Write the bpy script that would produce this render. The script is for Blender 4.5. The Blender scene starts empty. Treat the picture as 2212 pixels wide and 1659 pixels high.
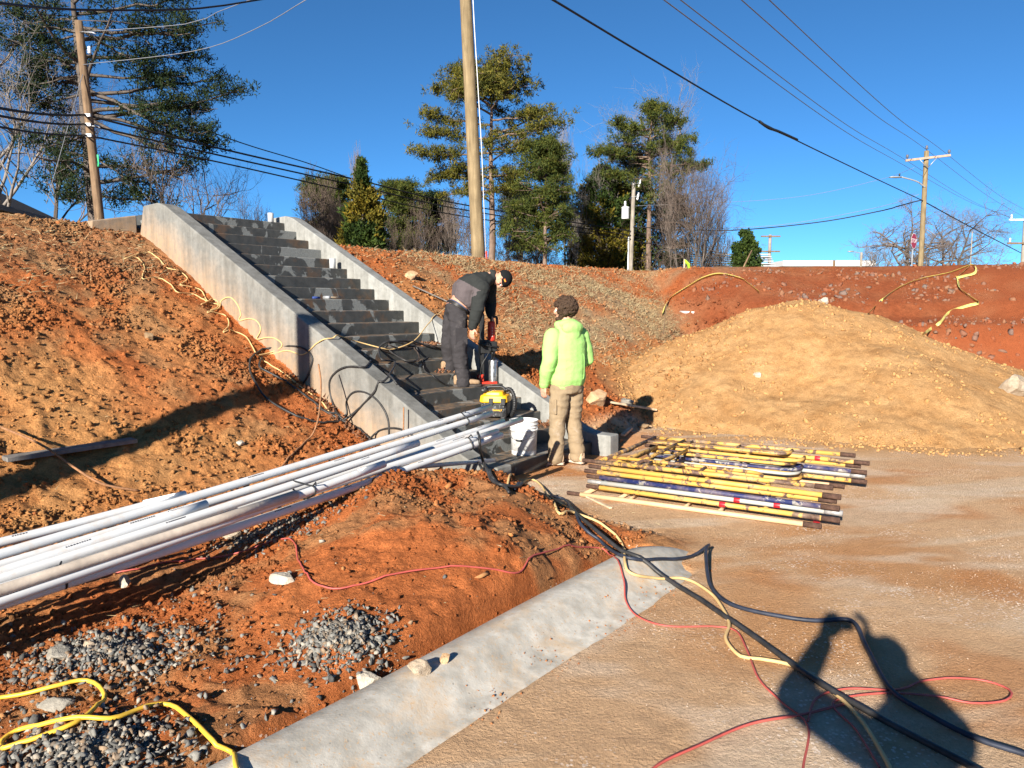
import bpy, bmesh, math, random
import numpy as np
from mathutils import Vector, Matrix, Quaternion

# ------------------------------------------------------------------ camera, sky, sun
scene = bpy.context.scene
CAM_H = 1.70
PITCH = 0.09979485
FOC = 1640.0 / 2212.0          # focal length / image width
R = math.radians
cam_data = bpy.data.cameras.new('camera')
cam_data.sensor_width = 36.0
cam_data.lens = 36.0 * FOC
cam_data.clip_start = 0.005
cam_data.clip_end = 6000.0
cam = bpy.data.objects.new('camera', cam_data)
scene.collection.objects.link(cam)
cam.location = (0, 0, CAM_H)
cam.rotation_euler = (math.pi / 2 - PITCH, 0, 0)
scene.camera = cam

SUN_AZ = R(23.4)     # light travels this far right of straight ahead
SUN_EL = R(21.4)
world = bpy.data.worlds.new('World')
scene.world = world
world.use_nodes = True
wn = world.node_tree
wn.nodes.clear()
sky = wn.nodes.new('ShaderNodeTexSky')
sky.sky_type = 'NISHITA'
sky.sun_disc = False
sky.sun_elevation = SUN_EL
sky.sun_rotation = SUN_AZ + math.pi
sky.altitude = 3000.0
sky.air_density = 0.75
sky.dust_density = 0.0
sky.ozone_density = 8.0
bg = wn.nodes.new('ShaderNodeBackground')
bg.inputs['Strength'].default_value = 0.066
wo = wn.nodes.new('ShaderNodeOutputWorld')
tint = wn.nodes.new('ShaderNodeMix'); tint.data_type = 'RGBA'; tint.blend_type = 'MULTIPLY'; tint.inputs[0].default_value = 1.0
tint.inputs[7].default_value = (0.82, 1.12, 1.0, 1)
wn.links.new(sky.outputs[0], tint.inputs[6])
wn.links.new(tint.outputs[2], bg.inputs[0])
wn.links.new(bg.outputs[0], wo.inputs[0])

sun_data = bpy.data.lights.new('sun', 'SUN')
sun_data.energy = 5.0
sun_data.angle = R(0.53)
sun_data.color = (1.0, 0.93, 0.82)
sun = bpy.data.objects.new('sun', sun_data)
scene.collection.objects.link(sun)
SUN_DIR = Vector((math.sin(SUN_AZ) * math.cos(SUN_EL), math.cos(SUN_AZ) * math.cos(SUN_EL), -math.sin(SUN_EL)))
sun.rotation_euler = SUN_DIR.to_track_quat('-Z', 'Y').to_euler()
sun.location = (-12, -30, 20)

scene.view_settings.view_transform = 'Standard'
scene.view_settings.look = 'None'
scene.view_settings.exposure = 1.3
scene.view_settings.gamma = 1.0
scene.view_settings.use_curve_mapping = False
scene.render.engine = 'CYCLES'
scene.cycles.use_denoising = True
scene.cycles.max_bounces = 6
scene.cycles.diffuse_bounces = 3
scene.cycles.glossy_bounces = 2
scene.cycles.transparent_max_bounces = 4

# ------------------------------------------------------------------ helpers
rng = np.random.default_rng(7)
random.seed(7)
COL = scene.collection
CP, SP = math.cos(PITCH), math.sin(PITCH)

def ray(u, v):
    """direction through a photograph point (u, v on a 2212 x 1659 print)"""
    a = (u - 1106.0) / 1640.0
    b = -(v - 829.5) / 1640.0
    return np.array([a, CP + b * SP, -SP + b * CP])
EYE = np.array([0, 0, CAM_H])
def at_y(u, v, y):
    r = ray(u, v); return EYE + r * (y / r[1])
def at_z(u, v, z=0.0):
    r = ray(u, v); return EYE + r * ((z - CAM_H) / r[2])

# the stairs' own axes: W runs along a step (left to right), C climbs
AZ = 0.64701269
W = np.array([math.sin(AZ), math.cos(AZ), 0.0])
C = np.array([-math.cos(AZ), math.sin(AZ), 0.0])
UP = np.array([0, 0, 1.0])
KS = 1.70 / 1.75
B0 = np.array([0.83883703, 9.14173522, 0.0]) * KS
TREAD = 0.3 * KS
RISE = 0.15723616 * KS
Z0 = 0.1395775 * KS
def st(s, d, z):
    return B0 + W * s + C * d + UP * z
def at_d(u, v, d):
    r = ray(u, v); return EYE + r * (np.dot(B0 + C * d - EYE, C) / np.dot(r, C))
def at_s(u, v, s):
    r = ray(u, v); return EYE + r * (np.dot(B0 + W * s - EYE, W) / np.dot(r, W))
def sd_of(x, y):
    dx = x - B0[0]; dy = y - B0[1]
    return dx * W[0] + dy * W[1], dx * C[0] + dy * C[1]

# --- lattice noise in numpy
def _hash(ix, iy, iz, seed):
    h = (ix.astype(np.int64) * 374761393 + iy.astype(np.int64) * 668265263 + iz.astype(np.int64) * 2147483647 + seed * 974711) & 0xFFFFFFFF
    h = ((h ^ (h >> 13)) * 1274126177) & 0xFFFFFFFF
    h = (h ^ (h >> 16)) & 0xFFFFFFFF
    return h / 2147483648.0 - 1.0
def vnoise(x, y, seed=0):
    x = np.asarray(x, float); y = np.asarray(y, float)
    ix = np.floor(x); iy = np.floor(y)
    fx = x - ix; fy = y - iy
    fx = fx * fx * fx * (fx * (fx * 6 - 15) + 10); fy = fy * fy * fy * (fy * (fy * 6 - 15) + 10)
    z = np.zeros_like(ix)
    a = _hash(ix, iy, z, seed); b = _hash(ix + 1, iy, z, seed); c = _hash(ix, iy + 1, z, seed); d = _hash(ix + 1, iy + 1, z, seed)
    return (a * (1 - fx) + b * fx) * (1 - fy) + (c * (1 - fx) + d * fx) * fy
def fbm(x, y, seed=0, oct=4, gain=0.5):
    t = 0; a = 1; n = 0
    for i in range(oct):
        t = t + a * vnoise(x * 2 ** i + 17.3 * i, y * 2 ** i - 9.1 * i, seed + i); n += a; a *= gain
    return t / n
def vnoise3(p, seed=0):
    i = np.floor(p); f = p - i; f = f * f * (3 - 2 * f)
    r = 0
    for dx in (0, 1):
        for dy in (0, 1):
            for dz in (0, 1):
                wgt = (f[:, 0] if dx else 1 - f[:, 0]) * (f[:, 1] if dy else 1 - f[:, 1]) * (f[:, 2] if dz else 1 - f[:, 2])
                r = r + wgt * _hash(i[:, 0] + dx, i[:, 1] + dy, i[:, 2] + dz, seed)
    return r
def cells(x, y, seed=0):
    """rounded lumps with sharp creases between them"""
    ix = np.floor(x); iy = np.floor(y); z = np.zeros_like(ix); best = np.full(np.shape(x), 9.0); hh = np.zeros_like(best)
    for dx in (-1, 0, 1):
        for dy in (-1, 0, 1):
            a = _hash(ix + dx, iy + dy, z, seed); b = _hash(ix + dx, iy + dy, z, seed + 5)
            dd = (ix + dx + .5 + .5 * a - x) ** 2 + (iy + dy + .5 + .5 * b - y) ** 2
            k = dd < best; best = np.where(k, dd, best); hh = np.where(k, a * b, hh)
    return (1 - np.minimum(best, 1.0)) * (0.6 + 0.8 * hh)
def sstep(a, b, x):
    t = np.clip((x - a) / (b - a), 0, 1); return t * t * (3 - 2 * t)
def smax(a, b, k):
    h = np.clip(0.5 + 0.5 * (a - b) / k, 0, 1); return b * (1 - h) + a * h + k * h * (1 - h)
def smin(a, b, k): return -smax(-a, -b, k)

# --- object helpers
def tag(o, label=None, cat=None, group=None, kind=None):
    if label: o['label'] = label
    if cat: o['category'] = cat
    if group: o['group'] = group
    if kind: o['kind'] = kind
    return o
def obj_from(name, verts, faces, mat, parent=None, smooth=False, link=True):
    me = bpy.data.meshes.new(name)
    verts = np.asarray(verts, float)
    if isinstance(faces, np.ndarray):
        n, k = faces.shape
        me.vertices.add(len(verts)); me.vertices.foreach_set('co', verts.ravel())
        me.loops.add(n * k); me.loops.foreach_set('vertex_index', faces.astype(np.int32).ravel())
        me.polygons.add(n)
        me.polygons.foreach_set('loop_start', np.arange(0, n * k, k, dtype=np.int32))
        me.polygons.foreach_set('loop_total', np.full(n, k, dtype=np.int32))
        me.update(calc_edges=True)
    else:
        me.from_pydata(verts.tolist(), [], faces)
        me.update()
    if smooth: me.polygons.foreach_set('use_smooth', np.ones(len(me.polygons), dtype=bool))
    if mat is not None: me.materials.append(mat)
    o = bpy.data.objects.new(name, me)
    if link: COL.objects.link(o)
    if parent is not None: o.parent = parent
    return o
def empty(name, loc=(0, 0, 0), rz=0.0):
    o = bpy.data.objects.new(name, None)
    o.empty_display_size = 0.1
    COL.objects.link(o)
    o.location = Vector(loc); o.rotation_euler = (0, 0, rz)
    return o
class MB:
    """collects shapes for one mesh"""
    def __init__(s): s.v = []; s.f = []
    def add(s, v, f):
        n = len(s.v); s.v += [tuple(map(float, p)) for p in v]; s.f += [tuple(i + n for i in q) for q in f]; return s
    def box(s, c, size, ax=None):
        ax = ax or ((1, 0, 0), (0, 1, 0), (0, 0, 1))
        ax = [np.array(a, float) for a in ax]; c = np.array(c, float); h = [k / 2 for k in size]
        v = [c + ax[0] * i * h[0] + ax[1] * j * h[1] + ax[2] * k * h[2] for k in (-1, 1) for j in (-1, 1) for i in (-1, 1)]
        return s.add(v, [(0, 2, 3, 1), (4, 5, 7, 6), (0, 1, 5, 4), (2, 6, 7, 3), (0, 4, 6, 2), (1, 3, 7, 5)])
    def prism(s, poly, d):
        """poly: 3-D points of one end, d: extrusion vector"""
        n = len(poly); poly = [np.array(p, float) for p in poly]; d = np.array(d, float)
        v = poly + [p + d for p in poly]
        f = [tuple(range(n)), tuple(range(2 * n - 1, n - 1, -1))] + [((i + 1) % n, i, i + n, (i + 1) % n + n) for i in range(n)]
        return s.add(v, f)
    def tube(s, pts, rad, n=8, caps=True, flat=None):
        v, f = tube_geo(pts, rad, n, caps, flat); return s.add(v, f)
    def loft(s, rings, caps=True):
        n = len(rings[0]); v = [p for r in rings for p in r]; f = []
        for i in range(len(rings) - 1):
            for j in range(n):
                k = (j + 1) % n
                f.append((i * n + j, i * n + k, (i + 1) * n + k, (i + 1) * n + j))
        if caps:
            f.append(tuple(reversed(range(n)))); f.append(tuple((len(rings) - 1) * n + j for j in range(n)))
        return s.add(v, f)
    def lathe(s, prof, n=16, c=(0, 0, 0), axis=None, xdir=None):
        """prof: (radius, height) pairs"""
        az = np.array(axis if axis is not None else (0, 0, 1), float); az /= np.linalg.norm(az)
        if xdir is None:
            xdir = np.cross((0, 1, 0) if abs(az[1]) < .9 else (1, 0, 0), az)
        ax = np.array(xdir, float); ax /= np.linalg.norm(ax); ay = np.cross(az, ax); c = np.array(c, float)
        return s.loft([[c + az * h + (ax * math.cos(2 * math.pi * j / n) + ay * math.sin(2 * math.pi * j / n)) * r for j in range(n)] for r, h in prof])
    def ell(s, c, r, ax=None, n=12, m=8):
        ax = ax or ((1, 0, 0), (0, 1, 0), (0, 0, 1)); ax = [np.array(a, float) for a in ax]; c = np.array(c, float)
        rings = []
        for i in range(1, m):
            t = math.pi * i / m
            rings.append([c - ax[2] * math.cos(t) * r[2] + math.sin(t) * (ax[0] * r[0] * math.cos(2 * math.pi * j / n) + ax[1] * r[1] * math.sin(2 * math.pi * j / n)) for j in range(n)])
        k = len(s.v); s.loft(rings, caps=False)
        b = len(s.v); s.v += [tuple(c - ax[2] * r[2]), tuple(c + ax[2] * r[2])]
        s.f += [(k + (j + 1) % n, k + j, b) for j in range(n)]
        e = k + (m - 2) * n
        s.f += [(e + j, e + (j + 1) % n, b + 1) for j in range(n)]
        return s
    def build(s, name, mat, parent=None, smooth=False, bevel=0, seg=2):
        o = obj_from(name, s.v, s.f, mat, parent, smooth)
        if bevel:
            m = o.modifiers.new('bevel', 'BEVEL'); m.width = bevel; m.segments = seg; m.limit_method = 'ANGLE'; m.angle_limit = R(35)
            if smooth or seg > 1:
                o.data.polygons.foreach_set('use_smooth', np.ones(len(o.data.polygons), dtype=bool))
                m.harden_normals = True
        return o
def tube_geo(pts, rad, n=8, caps=True, flat=None):
    P = np.asarray(pts, float); k = len(P)
    rad = np.full(k, rad, float) if np.isscalar(rad) else np.asarray(rad, float)
    T = np.gradient(P, axis=0); T /= np.linalg.norm(T, axis=1)[:, None] + 1e-12
    a = np.array([0, 0, 1.0]) if abs(T[0][2]) < 0.9 else np.array([1.0, 0, 0])
    N = np.cross(T[0], a); N /= np.linalg.norm(N)
    ang = np.arange(n) * 2 * math.pi / n
    vs = []
    for i in range(k):
        if i:
            N = N - T[i] * np.dot(N, T[i]); N /= np.linalg.norm(N) + 1e-12
        Bn = np.cross(T[i], N)
        vs.append(P[i] + rad[i] * (np.cos(ang)[:, None] * N + np.sin(ang)[:, None] * Bn))
    v = np.concatenate(vs); f = []
    for i in range(k - 1):
        for j in range(n):
            q = (j + 1) % n
            f.append((i * n + j, i * n + q, (i + 1) * n + q, (i + 1) * n + j))
    if caps:
        f.append(tuple(reversed(range(n)))); f.append(tuple((k - 1) * n + j for j in range(n)))
    return v, f
def catmull(pts, step=0.03):
    P = np.asarray(pts, float)
    if len(P) < 3: return P
    Q = np.vstack([2 * P[0] - P[1], P, 2 * P[-1] - P[-2]]); out = []
    for i in range(1, len(Q) - 2):
        p0, p1, p2, p3 = Q[i - 1:i + 3]
        m = max(2, int(np.linalg.norm(p2 - p1) / step))
        t = (np.arange(m) / m)[:, None]
        out.append(0.5 * ((2 * p1) + (-p0 + p2) * t + (2 * p0 - 5 * p1 + 4 * p2 - p3) * t ** 2 + (-p0 + 3 * p1 - 3 * p2 + p3) * t ** 3))
    out.append(P[-1:]); return np.vstack(out)

# ------------------------------------------------------------------ materials
def new_mat(name, rough=0.8, spec=0.3, color=(0.5, 0.5, 0.5), metal=0.0):
    m = bpy.data.materials.new(name); m.use_nodes = True
    nt = m.node_tree; b = nt.nodes['Principled BSDF']
    b.inputs['Roughness'].default_value = rough; b.inputs['Specular IOR Level'].default_value = spec
    b.inputs['Base Color'].default_value = (*color, 1); b.inputs['Metallic'].default_value = metal
    return m, nt, b
def N(nt, typ, **kw):
    n = nt.nodes.new(typ)
    for k, v in kw.items():
        if k in n.inputs: n.inputs[k].default_value = v
        else: setattr(n, k, v)
    return n
def noise_node(nt, scale, detail=4.0, rough=0.6, coord=None, dist=0.0):
    n = N(nt, 'ShaderNodeTexNoise', Scale=scale, Detail=detail, Roughness=rough, Distortion=dist)
    nt.links.new(coord, n.inputs['Vector']); return n.outputs['Fac']
def ramp(nt, fac, stops, interp='LINEAR'):
    r = nt.nodes.new('ShaderNodeValToRGB'); r.color_ramp.interpolation = interp
    while len(r.color_ramp.elements) < len(stops): r.color_ramp.elements.new(0.5)
    for e, (p, c) in zip(r.color_ramp.elements, stops):
        e.position = p; e.color = (*c, 1) if len(c) == 3 else c
    nt.links.new(fac, r.inputs[0]); return r.outputs[0]
def mixc(nt, fac, a, b, typ='MIX'):
    m = nt.nodes.new('ShaderNodeMix'); m.data_type = 'RGBA'; m.blend_type = typ
    for i, x in ((0, fac), (6, a), (7, b)):
        if isinstance(x, (int, float)): m.inputs[i].default_value = x
        elif isinstance(x, tuple): m.inputs[i].default_value = (*x, 1)
        else: nt.links.new(x, m.inputs[i])
    return m.outputs[2]
def math_node(nt, op, a, b=0.0, clamp=False):
    m = nt.nodes.new('ShaderNodeMath'); m.operation = op; m.use_clamp = clamp
    for i, x in ((0, a), (1, b)):
        if isinstance(x, (int, float)): m.inputs[i].default_value = x
        else: nt.links.new(x, m.inputs[i])
    return m.outputs[0]
def bump(nt, b, h, strength=0.5, dist=0.02, prev=None):
    n = N(nt, 'ShaderNodeBump', Strength=strength, Distance=dist)
    nt.links.new(h, n.inputs['Height'])
    if prev is not None: nt.links.new(prev, n.inputs['Normal'])
    nt.links.new(n.outputs[0], b.inputs['Normal']); return n.outputs[0]
def geo_pos(nt): return nt.nodes.new('ShaderNodeNewGeometry').outputs['Position']
def obj_pos(nt): return nt.nodes.new('ShaderNodeTexCoord').outputs['Object']
def simple(name, color, rough=0.7, spec=0.3, var=0.25, scale=20.0, bumpy=0.0, metal=0.0, bscale=None):
    """one colour with grain and a little wear"""
    m, nt, b = new_mat(name, rough, spec, color, metal)
    p = obj_pos(nt)
    f = noise_node(nt, scale, 5, 0.65, p)
    lo = tuple(c * (1 - var) for c in color); hi = tuple(min(1, c * (1 + var)) for c in color)
    nt.links.new(ramp(nt, f, [(0.3, lo), (0.7, hi)]), b.inputs['Base Color'])
    if bumpy: bump(nt, b, noise_node(nt, bscale or scale * 4, 4, 0.6, p), bumpy, 0.01)
    return m
# ------------------------------------------------------------------ terrain
def soil_rough(x, y):
    near = np.exp(-np.maximum(np.hypot(x, y) - 14, 0) / 6)
    wx = x + 0.06 * vnoise(x * 6, y * 6, 12); wy = y + 0.06 * vnoise(x * 6, y * 6, 13)
    patch = 0.35 + 0.65 * sstep(-0.25, 0.3, fbm(x * 1.4, y * 1.4, 14, 3))
    crumb = 0.25 + 0.75 * sstep(-0.2, 0.25, fbm(x * 2.3, y * 2.3, 18, 3))
    lump = (cells(wx * 6.5, wy * 6.5, 15) - 0.45) * 0.026 * patch + (cells(wx * 15, wy * 15, 16) - 0.45) * 0.022 * (0.4 + 0.6 * crumb) + (cells(wx * 31, wy * 31, 17) - 0.45) * 0.017 * crumb
    return fbm(x * 1.1, y * 1.1, 11, 3) * 0.028 + fbm(x * 3.6, y * 3.6, 21, 3) * 0.022 + (lump + fbm(x * 16, y * 16, 31, 2) * 0.012) * near
def gz(x, y, rough=True):
    x = np.asarray(x, float); y = np.asarray(y, float)
    s, d = sd_of(x, y)
    wob = fbm(x * 0.5, y * 0.5, 5, 3) * 0.12
    # bank left of the stairs
    left_base = 0.09 * sstep(-2.75, -2.42, d) * sstep(-2.4, -2.9, s)
    left_base = np.maximum(left_base, 0.10 * sstep(-1.6, -0.4, d) * sstep(-2.0, -2.3, s))
    slope_l = -0.36 + 0.524 * d + wob * sstep(0.5, 2.0, d) * sstep(-2.2, -3.0, s)
    zl = smin(smax(left_base, slope_l, 0.10), 2.88 + 0.06 * fbm(x, y, 3, 3), 0.25)
    # bank right of the stairs
    slope_r = 0.02 + 0.545 * d - 0.16 * sstep(0.2, 2.5, s) + wob * 1.2 * sstep(0.5, 2.0, d)
    zr = smin(smax(0.0 * d, slope_r, 0.12), 2.76 + 0.05 * fbm(x * .8, y * .8, 4, 3), 0.3)
    t = sstep(-2.1, 0.1, s)
    z = zl * (1 - t) + zr * t
    # red cut on the right
    yb = y + 0.05 * (x - 8) + 0.55 * fbm(x * 0.35, y * 0.1, 8, 3) + 0.12 * fbm(x * 1.6, y * 0.5, 9, 3) - 5.0 * (1 - sstep(1.5, 5.5, x)) + 0.9 * sstep(9, 13, x)
    cut = np.interp(yb, [-50, 10, 13.2, 14.4, 14.75, 15.0, 15.9, 16.1, 16.9, 18.4, 19.2, 400], [0, 0, 0.28, 0.5, 0.85, 1.35, 1.55, 1.78, 2.02, 2.55, 2.74, 2.76])
    z = smax(z, cut - 0.2 * sstep(3.0, 1.0, x), 0.004 + 0.11 * sstep(1.5, 4.0, x) * sstep(9, 13, y))
    # mound between the stairs and the kerb
    ss = s - 0.45 * (d + 1.35)
    m = ((ss + 3.98) / 1.15) ** 2 + ((d + 1.28) / 1.0) ** 2
    m = m * (1 + 0.25 * fbm(x * 1.3, y * 1.3, 41, 2))
    mound = 0.40 * np.exp(-(np.maximum(m, 0) ** 1.5))
    mound = mound + 0.07 * np.exp(-((s + 3.6) / .6) ** 2 - ((d + .75) / .35) ** 2)
    mound = mound * (1 + 0.25 * fbm(x * 2.1, y * 2.1, 42, 3))
    z = z + mound * sstep(-2.62, -2.1, d)
    # earth the pipes lie on, further left
    z = z + 0.25 * np.exp(-((s + 7.6) / 0.5) ** 2 - ((d + 0.65) / 0.5) ** 2)
    # unseen ridge added off to the left to cast shade on the bank
    z = z + 0.95 * np.exp(-((x + 5.9) / 0.55) ** 2 - ((y - 4.2) / 0.7) ** 2)
    # low heaps under the gravel
    for gx, gy, gh, gr in GRAVEL:
        z = z + gh * np.exp(-(((x - gx) ** 2 + (y - gy) ** 2) / gr ** 2))
    # rough loose soil; packed smooth in the yard
    inside_stairs = sstep(-2.16, -2.1, s) * sstep(0.24, 0.18, s) * sstep(-0.13, -0.02, d) * sstep(6.6, 6.3, d)
    if rough:
        yard = np.maximum(sstep(-2.3, -2.6, d), sstep(-2.7 - .0, -2.2, s) * sstep(0.8, 0.0, d) * sstep(.16, .04, mound))
        amt = 1.0 - 0.88 * yard
        amt = amt * (1 - 0.6 * sstep(20, 40, np.hypot(x, y)))
        rills = np.abs(vnoise(s * 2.3 + 0.4 * vnoise(d * 1.2, s, 52), d * 0.55, 51)) * 0.05 * sstep(0.8, 2.0, d) * sstep(5.6, 4.6, d)
        z = z + soil_rough(x, y) * amt * 1.1 - rills * (s < -2.1) + 0.012 * fbm(x * .9, y * .9, 61, 3) * yard
        # dug-out beside the right-hand wall's end
        z = z - 0.16 * np.exp(-((s - 0.75) / 0.5) ** 2 - ((d - 0.15) / 0.5) ** 2)
    kerb = sstep(-2.80, -2.72, d) * sstep(-2.24, -2.33, d) * sstep(-2.98, -3.1, s)
    z = np.where(kerb > 0, z * (1 - kerb) + np.minimum(z, -0.04) * kerb, z)
    z = z * (1 - inside_stairs) + np.minimum(z, Z0 + 0.524 * d - 0.45) * inside_stairs
    return z
# heap of sandy tan earth
CONES = [(3.35, 13.2, 1.34, .62), (4.35, 13.4, 1.62, .54), (5.25, 13.5, 1.86, .52), (5.9, 13.4, 1.62, .52), (6.6, 13.2, 1.26, .46), (7.5, 13.1, 0.90, .40), (8.6, 12.6, .36, .26), (3.2, 11.6, 0.72, .68), (5.75, 11.6, 1.08, .52), (4.7, 12.6, 1.0, .5)]
def heap_z(x, y):
    z = np.full(np.shape(x), -9.0)
    for cx, cy, h, k in CONES:
        r = np.sqrt((x - cx) ** 2 + (y - cy) ** 2 + 0.12)
        z = smax(z, h + 0.19 - k * r, 0.22)
    n = fbm(x * 0.9, y * 0.9, 91, 4) * 0.11 - 0.16 * np.exp(-((x - 4.3) / .7) ** 2 - ((y - 11.0) / .8) ** 2) + fbm(x * 5, y * 5, 92, 3) * 0.016 + (cells(x * 9, y * 9, 94) - .45) * 0.022 * sstep(-.1, .3, fbm(x * 1.5, y * 1.5, 95, 2)) + fbm(x * 15, y * 15, 93, 2) * 0.014
    return smax(z + n, 0 * x - 0.45, 0.05)
# heaps of gravel: x, y, height, radius
GRAVEL = []
for u, v, gh, gr in ((235, 1402, 0.05, 0.36), (735, 1405, 0.08, 0.25), (180, 1610, 0.06, 0.32), (600, 1175, 0.06, 0.34)):
    p = at_z(u, v, 0.15); GRAVEL.append((p[0], p[1], gh, gr))

_TC = np.concatenate([np.arange(2.0, 14, 0.11), np.arange(14, 42, 0.3)])
def march(u, v, f):
    """distance along the line of sight to the surface f"""
    r = ray(u, v); P = EYE + r * _TC[:, None]; b = P[:, 2] < f(P[:, 0], P[:, 1], ) + 0.0
    i = int(np.argmax(b)) if b.any() else len(_TC) - 1
    t = np.linspace(_TC[max(0, i - 1)], _TC[i], 24); P = EYE + r * t[:, None]; b = P[:, 2] < f(P[:, 0], P[:, 1])
    return t[int(np.argmax(b))] if b.any() else t[-1]
def hit(u, v, lift=0.0):
    """where the line of sight meets the ground"""
    q = EYE + ray(u, v) * march(u, v, gz); q[2] += lift
    return q
def axis_coords(lo, hi, fine_lo, fine_hi, fine, grow, far):
    c = list(np.arange(fine_lo, fine_hi + 1e-6, fine))
    st_ = fine; x = c[-1]
    while x < hi:
        st_ = min(st_ * grow, far if x < 60 else 1e9); x += st_; c.append(x)
    st_ = fine; x = c[0]; l = []
    while x > lo:
        st_ = min(st_ * grow, far if x > -60 else 1e9); x -= st_; l.append(x)
    return np.array(l[::-1] + c)
def grid_mesh(name, xs, ys, zf, mat, colf=None):
    X, Y = np.meshgrid(xs, ys)
    Z = zf(X.ravel(), Y.ravel()).reshape(X.shape)
    v = np.stack([X.ravel(), Y.ravel(), Z.ravel()], 1)
    nx, ny = len(xs), len(ys)
    i = np.arange(ny - 1)[:, None] * nx + np.arange(nx - 1)[None]
    f = np.stack([i, i + 1, i + nx + 1, i + nx], -1).reshape(-1, 4)
    o = obj_from(name, v, f, mat, smooth=True)
    if colf is not None:
        c = np.ones((len(v), 4), np.float32); c[:, :3] = colf(v[:, 0], v[:, 1], v[:, 2])
        a = o.data.color_attributes.new('soil', 'FLOAT_COLOR', 'POINT'); a.data.foreach_set('color', c.ravel())
    return o
def lerp(a, b, t): return a * (1 - t)[:, None] + np.asarray(b, float)[None] * t[:, None]
RED = (0.43, 0.135, 0.042); ORANGE = (0.50, 0.215, 0.078); TAN = (0.60, 0.385, 0.22); MUD = (0.54, 0.29, 0.135); CUT = (0.27, 0.075, 0.028)
STRAW = (0.36, 0.27, 0.16); BROWN = (0.36, 0.20, 0.09); PALE = (0.68, 0.51, 0.36)
def soil_colour(x, y, z):
    s, d = sd_of(x, y)
    n1 = fbm(x * 0.8, y * 0.8, 71, 4); n2 = fbm(x * 2.7, y * 2.7, 72, 4); n3 = fbm(x * 0.33, y * 0.33, 73, 3)
    c = np.tile(np.array(RED), (len(x), 1))
    c = lerp(c, ORANGE, sstep(-0.1, 0.35, n1))
    c = lerp(c, BROWN, 0.65 * sstep(0.1, 0.45, n2 + 0.3 * n3))
    # yellower soil at the foot of the left bank
    c = lerp(c, (0.55, 0.28, 0.10), 0.6 * sstep(-0.25, 0.2, n3) * sstep(-2.1, -2.6, s) * sstep(4.5, 3.0, d) * sstep(-.2, .5, d))
    # straw-strewn tops
    top = sstep(3.9, 5.3, d + 0.8 * n2) * (s < -2.0) * 0.55
    c = lerp(c, (0.34, 0.20, 0.10), top)
    gr = sstep(1.5, 3.5, s) * sstep(1.6, 2.6, d + 0.5 * n2) * sstep(5.4, 4.6, d + 0.4 * n2) * sstep(17, 12.5, s)
    c = lerp(c, STRAW, 0.8 * np.clip(gr * (0.55 + n2 + n1), 0, 1))
    # yard
    yard = np.maximum(sstep(-2.40, -2.62, d + .12 * n2), sstep(-2.75, -2.45, s + 0.25 * n2) * sstep(0.9, 0.2, d + 0.3 * n2) * sstep(0.28, 0.12, z))
    yc = lerp(np.tile(np.array(TAN), (len(x), 1)), MUD, sstep(-0.05, 0.4, n1 + 0.25 * n2))
    yc = lerp(yc, ORANGE, 0.55 * sstep(0.15, 0.4, fbm(x * 1.3 + 7, y * 1.3, 77, 3)))
    yc = lerp(yc, (0.52, 0.22, 0.08), 0.75 * sstep(6.2, 7.0, y + .5 * n1) * sstep(0.25, -0.1, d) * sstep(2.2, 0.8, x))
    yc = lerp(yc, PALE, 0.75 * sstep(0.08, 0.36, fbm(x * 0.9, y * 2.2, 79, 4)))
    c = lerp(c, (0, 0, 0), yard) + yc * yard[:, None]
    # sandy earth trodden out round the heap
    hz = heap_z(x, y) - z
    c = lerp(c, (0.50, 0.28, 0.115), 0.85 * sstep(-0.36, -0.1, hz + 0.12 * n2) * (hz > -0.6))
    # wheel-smeared paler streaks in the yard
    c = lerp(c, (0.66, 0.52, 0.37), 0.55 * yard * sstep(0.18, 0.42, fbm(x * 0.35 + y * 0.2, y * 2.6 - x * .8, 83, 4)))
    # dark red cut
    cut = sstep(13.2, 14.6, y + 0.05 * (x - 8)) * sstep(3.2, 4.6, x + 0.3 * n2 + 0.04 * (y - 15)) * sstep(21, 18, y)
    c = lerp(c, (0, 0, 0), cut) + lerp(np.tile(np.array(CUT), (len(x), 1)), (0.30, 0.105, 0.045), sstep(-0.1, 0.4, n2)) * cut[:, None]
    far = sstep(21, 30, np.hypot(x, y))
    c = lerp(c, (0.25, 0.20, 0.11), far * 0.9)
    YARD[0] = yard
    return c
YARD = [None]
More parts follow.
